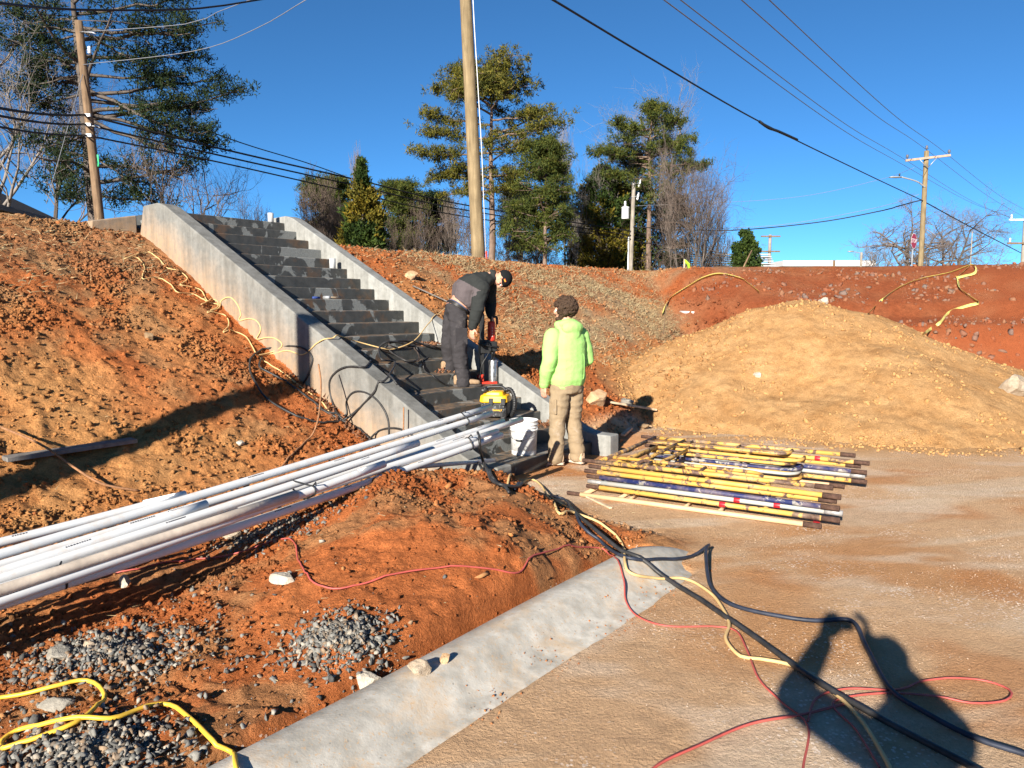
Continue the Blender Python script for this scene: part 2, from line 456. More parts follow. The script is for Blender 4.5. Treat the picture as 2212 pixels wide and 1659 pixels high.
def soil_material(name, fleck=True, base=None):
    m, nt, b = new_mat(name, 0.95, 0.12)
    p = geo_pos(nt)
    if base is None:
        a = nt.nodes.new('ShaderNodeAttribute'); a.attribute_name = 'soil'; col = a.outputs['Color']
    else:
        col = ramp(nt, noise_node(nt, 2.2, 5, 0.6, p), [(0.3, base[0]), (0.7, base[1])])
    f1 = noise_node(nt, 9, 6, 0.7, p); f2 = noise_node(nt, 55, 5, 0.7, p)
    gk = a.outputs['Alpha'] if base is None else 1.0
    col = mixc(nt, gk, col, ramp(nt, f1, [(0.25, (0.62, 0.58, 0.56)), (0.72, (1.2, 1.2, 1.2))]), 'MULTIPLY')
    col = mixc(nt, gk, col, ramp(nt, f2, [(0.28, (0.66, 0.64, 0.62)), (0.72, (1.25, 1.25, 1.25))]), 'MULTIPLY')
    if fleck:
        # pale chips trodden into the yard, in patches
        vo = N(nt, 'ShaderNodeTexVoronoi', Scale=52.0); nt.links.new(p, vo.inputs['Vector'])
        sp = nt.nodes.new('ShaderNodeSeparateColor'); nt.links.new(vo.outputs['Color'], sp.inputs[0])
        rare = math_node(nt, 'GREATER_THAN', sp.outputs[0], 0.42)
        near = math_node(nt, 'LESS_THAN', vo.outputs['Distance'], 0.36)
        patch = ramp(nt, noise_node(nt, 1.1, 6, 0.72, p), [(0.52, (0, 0, 0)), (0.60, (1, 1, 1))])
        sx = nt.nodes.new('ShaderNodeSeparateXYZ'); nt.links.new(p, sx.inputs[0])
        low = math_node(nt, 'LESS_THAN', sx.outputs[2], 0.075)
        k = math_node(nt, 'MULTIPLY', math_node(nt, 'MULTIPLY', rare, near), math_node(nt, 'MULTIPLY', patch, low))
        col = mixc(nt, math_node(nt, 'MULTIPLY', k, .8), col, (0.86, 0.72, 0.60))
    nt.links.new(col, b.inputs['Base Color'])
    nn = bump(nt, b, f2, 0.9, 0.03)
    bump(nt, b, noise_node(nt, 170, 3, 0.6, p), 0.6, 0.01, nn)
    return m
M = {}
M['soil'] = soil_material('red_soil')
PX0, PX1, PY0, PY1 = -6.48, 1.60, 2.40, 10.40       # the loose soil near the camera gets a finer mesh
xs = axis_coords(-2500, 2500, PX0, PX1, 0.04, 1.045, 0.40)
ys = axis_coords(-2500, 3000, PY0, PY1, 0.04, 1.035, 0.36)
def grid_arrays(xs, ys, hole=None):
    X, Y = np.meshgrid(xs, ys); x = X.ravel(); y = Y.ravel()
    nx, ny = len(xs), len(ys); i = np.arange(ny - 1)[:, None] * nx + np.arange(nx - 1)[None]
    f = np.stack([i, i + 1, i + nx + 1, i + nx], -1).reshape(-1, 4)
    if hole:
        cx = x[f].mean(1); cy = y[f].mean(1); f = f[~((cx > hole[0]) & (cx < hole[1]) & (cy > hole[2]) & (cy < hole[3]))]
        used = np.unique(f); re = np.full(len(x), -1); re[used] = np.arange(len(used)); x, y, f = x[used], y[used], re[f]
    return x, y, f
xa, ya, fa = grid_arrays(xs, ys, (PX0, PX1, PY0, PY1))
xb, yb_, fb = grid_arrays(np.arange(PX0, PX1 + 1e-6, 0.02), np.arange(PY0, PY1 + 1e-6, 0.02))
gx_ = np.concatenate([xa, xb]); gy_ = np.concatenate([ya, yb_]); gz_ = gz(gx_, gy_)
ground = obj_from('ground', np.stack([gx_, gy_, gz_], 1), np.concatenate([fa, fb + len(xa)]), M['soil'], smooth=True)
cc = np.ones((len(gx_), 4), np.float32); cc[:, :3] = soil_colour(gx_, gy_, gz_); cc[:, 3] = 1 - 0.55 * YARD[0]     # alpha: how crumbly
ground.data.color_attributes.new('soil', 'FLOAT_COLOR', 'POINT').data.foreach_set('color', cc.ravel())
tag(ground, kind='structure')

M['sand'] = soil_material('sandy_earth', False, ((0.42, 0.225, 0.086), (0.54, 0.33, 0.15)))
xs = np.arange(0.2, 11.5, 0.045); ys = np.arange(8.2, 16.0, 0.045)
heap = grid_mesh('sand_pile', xs, ys, heap_z, M['sand'])
bm = bmesh.new(); bm.from_mesh(heap.data); bm.verts.ensure_lookup_table()
co = np.array([v.co[:] for v in bm.verts]); gr_ = gz(co[:, 0], co[:, 1])
bmesh.ops.delete(bm, geom=[v for v, g in zip(bm.verts, gr_) if v.co.z < g - 0.25], context='VERTS')
bm.to_mesh(heap.data); bm.free()
tag(heap, kind='structure')
def gz2(x, y): return np.maximum(gz(x, y), heap_z(np.asarray(x, float), np.asarray(y, float)))
def hit2(u, v, lift=0.0):
    q = EYE + ray(u, v) * march(u, v, gz2); q[2] += lift; return q

# ------------------------------------------------------------------ concrete
def concrete(name, col=(0.22, 0.225, 0.22), stain=0.0, beige_foot=False):
    m, nt, b = new_mat(name, 0.85, 0.25)
    p = geo_pos(nt)
    f = noise_node(nt, 1.6, 6, 0.65, p); g = noise_node(nt, 14, 5, 0.6, p); h = noise_node(nt, 110, 3, 0.6, p)
    c = ramp(nt, f, [(0.3, tuple(k * 0.80 for k in col)), (0.7, tuple(k * 1.15 for k in col))])
    c = mixc(nt, 1.0, c, ramp(nt, g, [(0.3, (0.82, 0.82, 0.82)), (0.7, (1.1, 1.1, 1.1))]), 'MULTIPLY')
    # bug holes
    vo = N(nt, 'ShaderNodeTexVoronoi', Scale=26.0); nt.links.new(p, vo.inputs['Vector'])
    sp = nt.nodes.new('ShaderNodeSeparateColor'); nt.links.new(vo.outputs['Color'], sp.inputs[0])
    hole = math_node(nt, 'MULTIPLY', math_node(nt, 'LESS_THAN', vo.outputs['Distance'], 0.13), math_node(nt, 'GREATER_THAN', sp.outputs[1], 0.72))
    c = mixc(nt, math_node(nt, 'MULTIPLY', hole, 0.6), c, tuple(k * 0.4 for k in col))
    if beige_foot:
        # beiger low on the buried face: distance above the bank's own line
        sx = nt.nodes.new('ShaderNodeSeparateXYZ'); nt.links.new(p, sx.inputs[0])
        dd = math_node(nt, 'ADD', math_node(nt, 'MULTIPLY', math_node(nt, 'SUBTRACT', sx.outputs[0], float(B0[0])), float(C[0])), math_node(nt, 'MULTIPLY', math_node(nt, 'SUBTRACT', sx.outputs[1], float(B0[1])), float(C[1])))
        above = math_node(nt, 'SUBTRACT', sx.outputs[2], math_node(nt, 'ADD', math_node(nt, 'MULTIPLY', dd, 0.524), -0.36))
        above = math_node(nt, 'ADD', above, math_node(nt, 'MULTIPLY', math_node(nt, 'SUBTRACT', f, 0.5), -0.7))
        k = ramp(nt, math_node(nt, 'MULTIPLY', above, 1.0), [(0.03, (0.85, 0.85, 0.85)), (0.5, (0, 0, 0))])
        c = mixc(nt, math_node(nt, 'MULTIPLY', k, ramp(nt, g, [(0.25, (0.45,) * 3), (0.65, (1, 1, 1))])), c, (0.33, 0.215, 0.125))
    # runs and pour streaks down the face
    mp = nt.nodes.new('ShaderNodeMapping'); mp.inputs['Scale'].default_value = (7, 7, .7); nt.links.new(p, mp.inputs['Vector'])
    c = mixc(nt, 1.0, c, ramp(nt, noise_node(nt, 1.0, 5, .65, mp.outputs[0]), [(.32, (.74, .73, .71)), (.62, (1.1, 1.1, 1.1))]), 'MULTIPLY')
    nt.links.new(c, b.inputs['Base Color'])
    nn = bump(nt, b, g, 0.12, 0.02)
    bump(nt, b, h, 0.25, 0.004, nn)
    return m
def wet_concrete(name):
    """freshly rubbed steps: damp dark cement with dry pale patches on the risers"""
    m, nt, b = new_mat(name, 0.6, 0.4)
    p = geo_pos(nt)
    # coordinates along the step, up and across
    mp = nt.nodes.new('ShaderNodeMapping'); mp.vector_type = 'POINT'
    mp.inputs['Rotation'].default_value = (0, 0, AZ - math.pi / 2)
    nt.links.new(p, mp.inputs['Vector'])
    mp2 = nt.nodes.new('ShaderNodeMapping'); mp2.inputs['Scale'].default_value = (2.6, 2.6, 2.2); nt.links.new(mp.outputs[0], mp2.inputs['Vector'])
    q = mp2.outputs[0]
    big = noise_node(nt, 1.0, 4.5, 0.5, q, 0.9); fine = noise_node(nt, 60, 4, 0.6, p); mid = noise_node(nt, 9, 5, 0.65, p)
    dry = ramp(nt, math_node(nt, 'ADD', big, math_node(nt, 'MULTIPLY', math_node(nt, 'SUBTRACT', mid, 0.5), 0.10)), [(0.555, (0, 0, 0)), (0.575, (1, 1, 1))])
    wetc = ramp(nt, mid, [(0.3, (0.036, 0.038, 0.036)), (0.75, (0.074, 0.074, 0.069))])
    rust = ramp(nt, noise_node(nt, 2.6, 4, 0.6, p), [(0.56, (0, 0, 0)), (0.70, (0.75, 0.75, 0.75))])
    wetc = mixc(nt, rust, wetc, (0.15, 0.078, 0.035))
    dryc = ramp(nt, fine, [(0.3, (0.14, 0.148, 0.142)), (0.7, (0.215, 0.222, 0.212))])
    c = mixc(nt, dry, wetc, dryc)
    # treads keep films of washed-down mud
    nz = nt.nodes.new('ShaderNodeSeparateXYZ'); nt.links.new(nt.nodes.new('ShaderNodeNewGeometry').outputs['True Normal'], nz.inputs[0])
    flatk = math_node(nt, 'GREATER_THAN', nz.outputs[2], 0.7)
    silt = ramp(nt, noise_node(nt, 5, 5, 0.65, q), [(0.42, (0, 0, 0)), (0.62, (1, 1, 1))])
    c = mixc(nt, math_node(nt, 'MULTIPLY', flatk, math_node(nt, 'MULTIPLY', silt, 0.7)), c, (0.27, 0.17, 0.095))
    nt.links.new(c, b.inputs['Base Color'])
    nt.links.new(ramp(nt, dry, [(0, (0.55,) * 3), (1, (0.95,) * 3)]), b.inputs['Roughness'])
    nn = bump(nt, b, fine, 0.35, 0.006)
    bump(nt, b, mid, 0.2, 0.015, nn)
    return m
M['wall'] = concrete('cast_concrete', (0.185, 0.182, 0.168), beige_foot=True)
M['wall2'] = concrete('cast_concrete_pale', (0.25, 0.25, 0.235))
M['step'] = wet_concrete('damp_step_concrete')
M['kerbc'] = concrete('kerb_concrete', (0.46, 0.43, 0.375))

# ------------------------------------------------------------------ staircase
stairs = empty('concrete_staircase', tuple(st(-0.94, 0, 0)))
SB = np.array(stairs.location)
tag(stairs, 'damp grey concrete staircase with sloping side walls climbing the red bank', 'staircase')
def loc(P): return [np.asarray(p) - SB for p in P]
SL, SR = -1.88, 0.0
for n in range(20):
    d0 = TREAD * n if n else -0.15
    d1 = TREAD * (n + 1) + 0.03 if n < 19 else TREAD * 19 + 2.4
    zt = Z0 + RISE * n
    zb = zt - RISE - 0.07 if n else -0.25
    m = MB()
    m.prism(loc([st(SL - 0.04, d0, zb), st(SL - 0.04, d0, zt), st(SL - 0.04, d1, zt + 0.004), st(SL - 0.04, d1, zb)]), W * (SR - SL + 0.08))
    m.build('step' if n not in (0, 19) else ('bottom_step' if n == 0 else 'landing'), M['step'], stairs, bevel=0.014)
def cheek(s0, th, mat, name, end_d, end_z, top_d, flip=False):
    pts = []
    top = lambda d: Z0 + RISE / TREAD * d + 0.17
    pts.append((-0.40, -0.3)); pts.append((-0.40, end_z))
    # concave run-out at the foot
    dlow = 0.42
    for i in range(9):
        t = i / 8; a = np.array([-0.22, end_z]); bq = np.array([0.0, end_z + 0.0]); cq = np.array([dlow, top(dlow)])
        pts.append(tuple((1 - t) ** 2 * a + 2 * t * (1 - t) * bq + t * t * cq))
    # convex roll-over at the head
    for i in range(9):
        t = i / 8; a = np.array([top_d - 0.12, top(top_d - 0.12)]); bq = np.array([top_d - 0.01, top(top_d - 0.01)]); cq = np.array([top_d + 0.13, top(top_d) + 0.012])
        pts.append(tuple((1 - t) ** 2 * a + 2 * t * (1 - t) * bq + t * t * cq))
    zt = pts[-1][1]
    pts += [(end_d - 0.02, zt - 0.012), (end_d + 0.10, zt - 0.40), (end_d + 0.16, 1.3), (3.2, 0.6), (1.2, -0.3)]
    m = MB(); m.prism(loc([st(s0, p[0], p[1]) for p in pts]), W * th)
    return m.build(name, mat, stairs, bevel=0.018, seg=3)
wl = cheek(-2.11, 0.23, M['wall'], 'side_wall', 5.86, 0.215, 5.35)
wr = cheek(0.0, 0.20, M['wall2'], 'side_wall', 5.95, 0.235, 5.40)
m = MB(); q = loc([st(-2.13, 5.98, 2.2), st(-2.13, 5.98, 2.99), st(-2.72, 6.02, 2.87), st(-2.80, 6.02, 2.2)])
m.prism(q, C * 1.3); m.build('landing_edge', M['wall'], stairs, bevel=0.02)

# ------------------------------------------------------------------ kerb
kz = [(-2.36, -0.25), (-2.365, 0.10), (-2.38, 0.124), (-2.46, 0.132), (-2.53, 0.126), (-2.59, 0.092), (-2.64, 0.046), (-2.69, 0.018), (-2.80, -0.006), (-2.82, -0.25)]
rings = []
for sv in list(np.arange(-10, -3.2, 0.2)) + [-3.2, -3.1, -3.0, -2.9, -2.82, -2.76, -2.72]:
    t = max(0.0, (sv + 3.3) / 0.58); drop = 0.13 * t ** 2.2
    ring = []
    for k, (dd, zz) in enumerate(kz):
        nar = 1 - 0.55 * t ** 2
        ring.append(st(sv, -2.72 + (dd + 2.72) * nar, zz - drop + 0.004 * math.sin(sv * 3 + k)))
    rings.append(ring)
def muddy(base):
    m = base.copy(); m.name = 'mud_smeared_' + base.name; nt = m.node_tree; b = nt.nodes['Principled BSDF']; p = geo_pos(nt)
    src = b.inputs['Base Color'].links[0].from_socket
    k = ramp(nt, noise_node(nt, 3.2, 7, .72, p, .5), [(.50, (0, 0, 0)), (.70, (.75, .75, .75))])
    k2 = ramp(nt, noise_node(nt, 70, 3, .6, p), [(.60, (0, 0, 0)), (.66, (.6, .6, .6))])
    nt.links.new(mixc(nt, k2, mixc(nt, k, src, (.50, .35, .21)), (.46, .29, .15)), b.inputs['Base Color']); return m
M['kerbm'] = muddy(M['kerbc'])
m = MB(); m.loft(rings); kerb = m.build('kerb', M['kerbm'], smooth=True); tag(kerb, kind='structure')
# ------------------------------------------------------------------ one surface for things to lie on: soil, steps and wall tops
def surf(x, y):
    x = np.asarray(x, float); y = np.asarray(y, float)
    z = gz2(x, y); s, d = sd_of(x, y)
    n = np.clip(np.floor(d / TREAD), 0, 19)
    on = (s > SL) & (s < SR) & (d > -0.15) & (d < 8)
    z = np.where(on, Z0 + RISE * n, z)
    top = np.maximum(0.225, Z0 + RISE / TREAD * np.minimum(d, 5.5) + 0.17)
    kb = (d < -2.34) & (d > -2.9) & (s < -2.76)
    z = np.where(kb, np.maximum(z, np.interp(d, [-2.80, -2.69, -2.64, -2.59, -2.53, -2.46, -2.36], [-.006, .018, .046, .092, .126, .132, .1]) - .12 * np.clip((s + 3.3) / .58, 0, 1) ** 2.2), z)
    wal = (((s > -2.11) & (s <= SL)) | ((s >= SR) & (s < 0.20))) & (d > -0.40) & (d < 5.9)
    return np.where(wal, np.maximum(top, z), z)
_T = np.concatenate([np.linspace(2.0, 13, 2600), np.linspace(13.01, 30, 800)])
def hit3(u, v, lift=0.0):
    q = EYE + ray(u, v) * (march(u, v, surf) - 0.012); q[2] += lift
    return q
def cable(name, pts, rad, mat, label, cat, group=None, step=0.03, n=6, taper=None):
    """a cord or hose lying on whatever is below the given photograph points"""
    P = []
    for p in pts:
        if len(p) == 2: q = hit3(p[0], p[1]); q[2] += rad
        elif len(p) == 3: q = hit3(p[0], p[1], p[2] + rad)
        else:
            q = {'s': at_s, 'd': at_d, 'y': at_y, 'z': at_z}[p[2]](p[0], p[1], p[3])
        P.append(q)
    Q = catmull(P, step)
    g = surf(Q[:, 0], Q[:, 1]) + rad + .004
    need = g - Q[:, 2]
    Q[:, 2] = np.where((need > 0) & (need < 0.12), g, Q[:, 2])
    k = np.array([0.25, 0.5, 0.25])
    for _ in range(3):
        z = Q[:, 2].copy(); z[1:-1] = k[0] * z[:-2] + k[1] * z[1:-1] + k[2] * z[2:]; Q[:, 2] = np.maximum(z, np.minimum(g, Q[:, 2]))
    o = obj_from(name, *tube_geo(Q, rad, n), mat, smooth=True)
    tag(o, label, cat, group); return o

# ------------------------------------------------------------------ white pipes
def pvc_mat():
    m, nt, b = new_mat('white_pvc', 0.38, 0.45)
    p = geo_pos(nt)
    dirt = ramp(nt, noise_node(nt, 7, 6, 0.7, p), [(0.52, (0, 0, 0)), (0.74, (0.8, 0.8, 0.8))])
    c = mixc(nt, dirt, (0.60, 0.60, 0.59), (0.56, 0.44, 0.34))
    nt.links.new(c, b.inputs['Base Color']); return m
M['pvc'] = pvc_mat()
M['pvc_dirty'] = simple('mud_coated_pvc', (0.50, 0.42, 0.34), 0.8, 0.2, 0.22, 7, 0.2)
M['black_rubber'] = simple('black_rubber', (0.018, 0.018, 0.019), 0.5, 0.4, 0.5, 40)
M['black_plastic'] = simple('black_plastic', (0.02, 0.02, 0.021), 0.45, 0.4, 0.6, 25)
M['print'] = simple('black_print', (0.05, 0.05, 0.06), 0.6, 0.3)
PIPES = [  # left point, its d, right point, its d, radius, extra length off to the left, label
    ((0, 1160), -0.35, (400, 1068), -0.38, .025, 'rearmost white pipe, apart from the rest, resting on the red bank'),
    ((0, 1195), -0.45, (1059, 879), -0.30, .0262, 'white pipe with the highest tip, upper one of the strapped pair at back'),
    ((0, 1216), -0.50, (1062, 893), -0.36, .0262, 'white pipe directly under the highest one, lower of the strapped back pair'),
    ((0, 1232), -0.62, (446, 1089), -0.60, .0262, 'short white pipe whose open end lies halfway along the pile'),
    ((0, 1247), -0.66, (903, 957), -0.62, .0262, 'white pipe ending just short of the bank wall on top of the pile'),
    ((0, 1258), -0.58, (1087, 910), -0.46, .025, 'white pipe pointing at the yellow vacuum, among the printed middle ones'),
    ((0, 1276), -0.70, (1127, 906), -0.50, .0262, 'white pipe whose tip reaches over the rim of the bucket'),
    ((0, 1268), -0.78, (1074, 932), -0.68, .0262, 'white pipe in the front strapped pair, upper one beside the bucket'),
    ((0, 1296), -0.82, (1083, 940), -0.70, .0262, 'white pipe in the front strapped pair, lower one beside the bucket'),
    ((0, 1290), -0.88, (830, 1002), -0.80, .0262, 'white pipe wedged in the near side of the pile above the muddy one'),
]
pipe_line = []
M['bore'] = simple('pipe_bore', (0.25, 0.24, 0.23), 0.9, 0.1)
for a, da, bq, db, r, label in PIPES:
    A = at_d(*a, da); Bp = at_d(*bq, db); u_ = (Bp - A) / np.linalg.norm(Bp - A); A = A - u_ * 1.3
    pipe_line.append((A, Bp, r))
    L = np.linalg.norm(Bp - A); sag = -0.02 + 0.012 * math.sin(a[1] * 1.7)
    t = np.linspace(0, 1, 14); P = A + (Bp - A) * t[:, None]; P[:, 2] += sag * 4 * t * (1 - t)
    root = empty('white_pipe', tuple(A)); tag(root, label, 'pipe', 'white pipes piled across the toe of the bank')
    v, f = tube_geo(P - A, r, 16, caps=False); m = MB().add(v, f)
    # the wall of the pipe at its open end, and the bore
    v2, f2 = tube_geo(np.array([P[-1] - u_ * 0.25, P[-1]]) - A, r * 0.88, 16, caps=False)
    n0 = len(m.v); m.add(v2, [tuple(reversed(q)) for q in f2])
    k0 = 13 * 16
    m.f += [(k0 + j, k0 + (j + 1) % 16, n0 + 16 + (j + 1) % 16, n0 + 16 + j) for j in range(16)]
    m.f.append(tuple(n0 + j for j in range(16)))
    v3, f3 = tube_geo(np.array([P[0], P[0] + u_ * .01]) - A, r, 16)
    m.add(v3, f3)
    m.build('pipe_wall', M['pvc'], root, smooth=True)
    # printed line of text along the top of the pipe: short illegible dashes
    pm = MB(); rl = random.Random(int(a[1] * 3 + bq[0]))
    side = np.cross(u_, UP); side /= np.linalg.norm(side); topn = np.cross(side, u_)
    for k in range(3):
        x0 = L * rl.uniform(0.35, 0.97)
        x1 = x0
        for j in range(rl.randint(5, 11)):
            wd = rl.uniform(.005, .010)
            if x1 + wd < L - .03:
                tt = (x1 + wd / 2) / L; base = (A + (Bp - A) * tt) - A; base[2] += sag * 4 * tt * (1 - tt)
                nn = topn * math.cos(.55) - side * -math.sin(.55); nn = topn * .85 + side * .5; nn /= np.linalg.norm(nn)
                ac = np.cross(u_, nn)
                pm.box(base + nn * (r + .0004), (wd, .007, .0012), (u_, ac, nn))
            x1 += wd + .005
    tag(pm.build('printed_text', M['print'], root), kind='stuff')
# thin separate conduit and the mud-coated pipe
def single_pipe(name, A, Bp, r, mat, label, n=12):
    u_ = (Bp - A) / np.linalg.norm(Bp - A); o = obj_from(name, *tube_geo(np.linspace(A, Bp, 6) - A, r, n), mat, smooth=True)
    o.data.polygons[-1].use_smooth = False
    o.location = A; tag(o, label, 'pipe'); return o
single_pipe('thin_conduit', at_d(790, 1018, -0.62), at_d(1068, 994, -0.30), 0.019, M['pvc'], 'thin white conduit lying by itself between the mound and the stair foot')
single_pipe('muddy_pipe', at_d(0, 1320, -0.92) - np.array([.7, .9, 0]), at_d(640, 1068, -0.84), 0.028, M['pvc_dirty'], 'mud-coated pipe at the near bottom edge of the white pipe pile')
# straps
def strap(u, v, d, idx, label, pad=0.012):
    c = at_d(u, v, d); pts = []
    cs = []
    for i in idx:
        A, Bp, r = pipe_line[i]; t = np.dot(c - A, Bp - A) / np.dot(Bp - A, Bp - A); q = A + (Bp - A) * t; q[2] -= 0.08 * t * (1 - t); cs.append((q, r))
    A, Bp, r = pipe_line[idx[0]]; u_ = (Bp - A) / np.linalg.norm(Bp - A)
    sx = np.cross(u_, UP); sx /= np.linalg.norm(sx); sy = np.cross(sx, u_)
    o2 = np.mean([q for q, _ in cs], axis=0)
    for k in range(28):
        a = 2 * math.pi * k / 28; dv = sx * math.cos(a) + sy * math.sin(a)
        h = max(np.dot(q - o2, dv) + rr for q, rr in cs)
        # support point of the hull of the pipes
        best = max(cs, key=lambda e: np.dot(e[0] - o2, dv) + e[1]); pts.append(best[0] + dv * (best[1] + 0.004))
    pts.append(pts[0])
    P = np.array(pts); P = P - u_ * np.dot(P - o2, u_)[:, None]
    tail = [P[6], P[6] + sx * .03 + UP * .03, P[6] + sx * .07 + UP * .02 - u_ * .03]
    m = MB(); m.tube(P, 0.006, 5, False); m.tube(tail, 0.005, 5)
    o = m.build('cable_tie', M['black_plastic'], smooth=True); tag(o, label, 'strap', 'black straps round the pipes'); return o
strap(1002, 893, -0.35, (1, 2), 'black tie round the high back pair of pipes near their tips')
strap(1008, 951, -0.68, (7, 8), 'black tie round the front pair of pipes near the bucket')
strap(660, 1060, -0.75, (4, 7, 9), 'black tie at the middle of the pipe pile above the mound')
strap(122, 1228, -0.75, (6, 7, 8), 'black tie at the near left end of the pipe pile')

# ------------------------------------------------------------------ bucket
def bucket():
    p = st(-1.06, 0.06, Z0)
    root = empty('bucket', tuple(p), R(-20)); tag(root, 'dirty white plastic bucket with wire handle on the bottom step', 'bucket')
    m, nt, b = new_mat('scuffed_white_plastic', 0.5, 0.4)
    q = obj_pos(nt); f = noise_node(nt, 16, 6, 0.7, q)
    spots = ramp(nt, noise_node(nt, 45, 4, 0.6, q), [(0.60, (0, 0, 0)), (0.66, (1, 1, 1))])
    c = ramp(nt, f, [(0.3, (0.40, 0.39, 0.37)), (0.6, (0.66, 0.66, 0.65))])
    nt.links.new(mixc(nt, math_node(nt, 'MULTIPLY', spots, .5), c, (0.28, 0.24, 0.2)), b.inputs['Base Color'])
    prof = [(.0, .0), (.128, .0), (.133, .006), (.139, .20), (.143, .262), (.150, .264), (.151, .272), (.146, .276), (.146, .292), (.153, .294), (.154, .302), (.147, .306), (.147, .322), (.155, .324), (.156, .332), (.149, .336), (.150, .362), (.156, .366), (.156, .374), (.148, .375), (.145, .34), (.135, .05), (0, .05)]
    mb = MB(); mb.lathe(prof, 40); mb.build('shell', m, root, smooth=True)
    M['bucket_wire'] = simple('galvanised_wire', (0.25, 0.25, 0.26), 0.4, 0.5, metal=0.7)
    h = MB(); a = np.linspace(0, math.pi, 22)
    pts = np.stack([np.cos(a) * .160, -np.sin(a) * .055 - .105 * np.sin(a), .285 - np.sin(a) * .115], 1)
    h.tube(pts, .0028, 6); h.build('handle', M['bucket_wire'], root, smooth=True)
    g = MB(); g.tube(pts[9:13] + np.array([0, 0, -.001]), .009, 8); g.build('grip', M['black_plastic'], root, smooth=True)
    for sx in (-1, 1):
        e = MB(); e.lathe([(.018, -.012), (.018, .0), (.010, .008)], 10, (sx * .148, 0, .285), (sx, 0, 0)); e.build('handle_ear', m, root, smooth=True)
    # small printed triangle
    t = MB(); t.prism([(-.012, -.1395, .155), (.012, -.1395, .155), (0, -.1405, .178)], (0, -.0012, 0)); t.build('printed_mark', M['print'], root)
bucket()

# ------------------------------------------------------------------ wet vacuum
def text_mesh(name, s, size, mat, parent, loc_, rot, depth=0.0015, bold=0.0):
    cu = bpy.data.curves.new(name, 'FONT'); cu.body = s; cu.size = size; cu.align_x = 'CENTER'; cu.align_y = 'CENTER'; cu.extrude = depth; cu.offset = bold
    o = bpy.data.objects.new(name, cu); COL.objects.link(o)
    bpy.context.view_layer.update()
    me = bpy.data.meshes.new_from_object(o.evaluated_get(bpy.context.evaluated_depsgraph_get()))
    bpy.data.objects.remove(o)
    me.materials.clear(); me.materials.append(mat)
    n = bpy.data.objects.new(name, me); COL.objects.link(n); n.parent = parent; n.location = loc_; n.rotation_euler = rot
    return n
def rbox(mb, c, size, taper=1.0, ch=0.03, n=4):
    """box with rounded upright corners; taper narrows the top"""
    hx, hy, hz = size[0] / 2, size[1] / 2, size[2] / 2; rings = []
    for z, k in ((-hz, 1.0), (hz, taper)):
        ring = []
        for qx, qy, a0 in ((1, 1, 0), (-1, 1, 90), (-1, -1, 180), (1, -1, 270)):
            for i in range(n + 1):
                a = R(a0 + 90 * i / n); ring.append((c[0] + k * (qx * (hx - ch) + ch * math.cos(a)), c[1] + k * (qy * (hy - ch) + ch * math.sin(a)), c[2] + z))
        rings.append(ring)
    return mb.loft(rings)
def vacuum():
    p = st(-0.74, 0.70, Z0 + 2 * RISE)
    root = empty('wet_vacuum', tuple(p), R(-12)); tag(root, 'small yellow and black wet vacuum on a step behind the bucket', 'vacuum')
    yel = simple('yellow_plastic', (0.80, 0.42, 0.012), 0.4, 0.4, 0.15, 12)
    m, nt, b = new_mat('splashed_black_plastic', 0.5, 0.4)
    q = obj_pos(nt); k = ramp(nt, noise_node(nt, 26, 6, 0.75, q, 1.0), [(0.54, (0, 0, 0)), (0.72, (.9, .9, .9))])
    nt.links.new(mixc(nt, k, (0.018, 0.018, 0.019), (0.42, 0.43, 0.44)), b.inputs['Base Color'])
    t = MB(); rbox(t, (0, 0, .10), (.30, .26, .16), 1.04, .05); t.build('tank', m, root, bevel=.012)
    for sx in (-1, 1):
        for sy in (-1, 1):
            f = MB(); rbox(f, (sx * .11, sy * .09, .012), (.06, .06, .024), 1, .015); f.build('foot', M['black_plastic'], root, bevel=.004)
    l = MB(); rbox(l, (0, 0, .225), (.335, .30, .085), .93, .06); lid = l.build('lid', yel, root, bevel=.018, seg=3)
    l = MB(); rbox(l, (-.01, 0, .283), (.25, .22, .05), .86, .05); l.build('lid_top', yel, root, bevel=.015, seg=3)
    h = MB(); h.tube(catmull([(-.12, -.02, .30), (-.10, -.02, .345), (-.02, -.01, .355), (.08, .0, .352), (.12, .0, .31)], .01), .017, 8); h.build('handle', M['black_plastic'], root, smooth=True)
    h = MB(); h.lathe([(.022, 0), (.034, .004), (.034, .055), (.022, .06), (.018, .03)], 14, (-.085, -.085, .325), (-.5, -.8, .1)); h.build('hose_port', M['black_plastic'], root, smooth=True)
    for x in (-.02, .12):
        c = MB(); c.box((x, -.148, .20), (.05, .018, .075)); c.build('latch', M['black_plastic'], root, bevel=.004)
    bd = MB(); bd.box((.055, -.1385, .10), (.10, .006, .042)); pl = bd.build('badge', M['black_plastic'], root, bevel=.002)
    text_mesh('badge_lettering', 'DeWALT', .027, yel, root, (.055, -.1422, .10), (math.pi / 2, 0, 0), .0008, .0006)
    # its own ribbed hose, hung round the lid
    hp = catmull([(.10, .02, .31), (.17, .0, .33), (.22, -.02, .26), (.23, -.03, .14), (.19, .02, .03), (.13, .12, .02), (.02, .16, .03)], .006)
    rd = .023 + .003 * np.sin(np.arange(len(hp)) * 1.6)
    h = MB(); h.tube(hp, rd, 10); h.build('hose', M['black_plastic'], root, smooth=True)
    h = MB(); h.ell((.13, .06, .31), (.06, .045, .04)); h.build('filter_cap', simple('grey_filter', (0.16, 0.145, 0.13), 0.9), root, smooth=True)
vacuum()

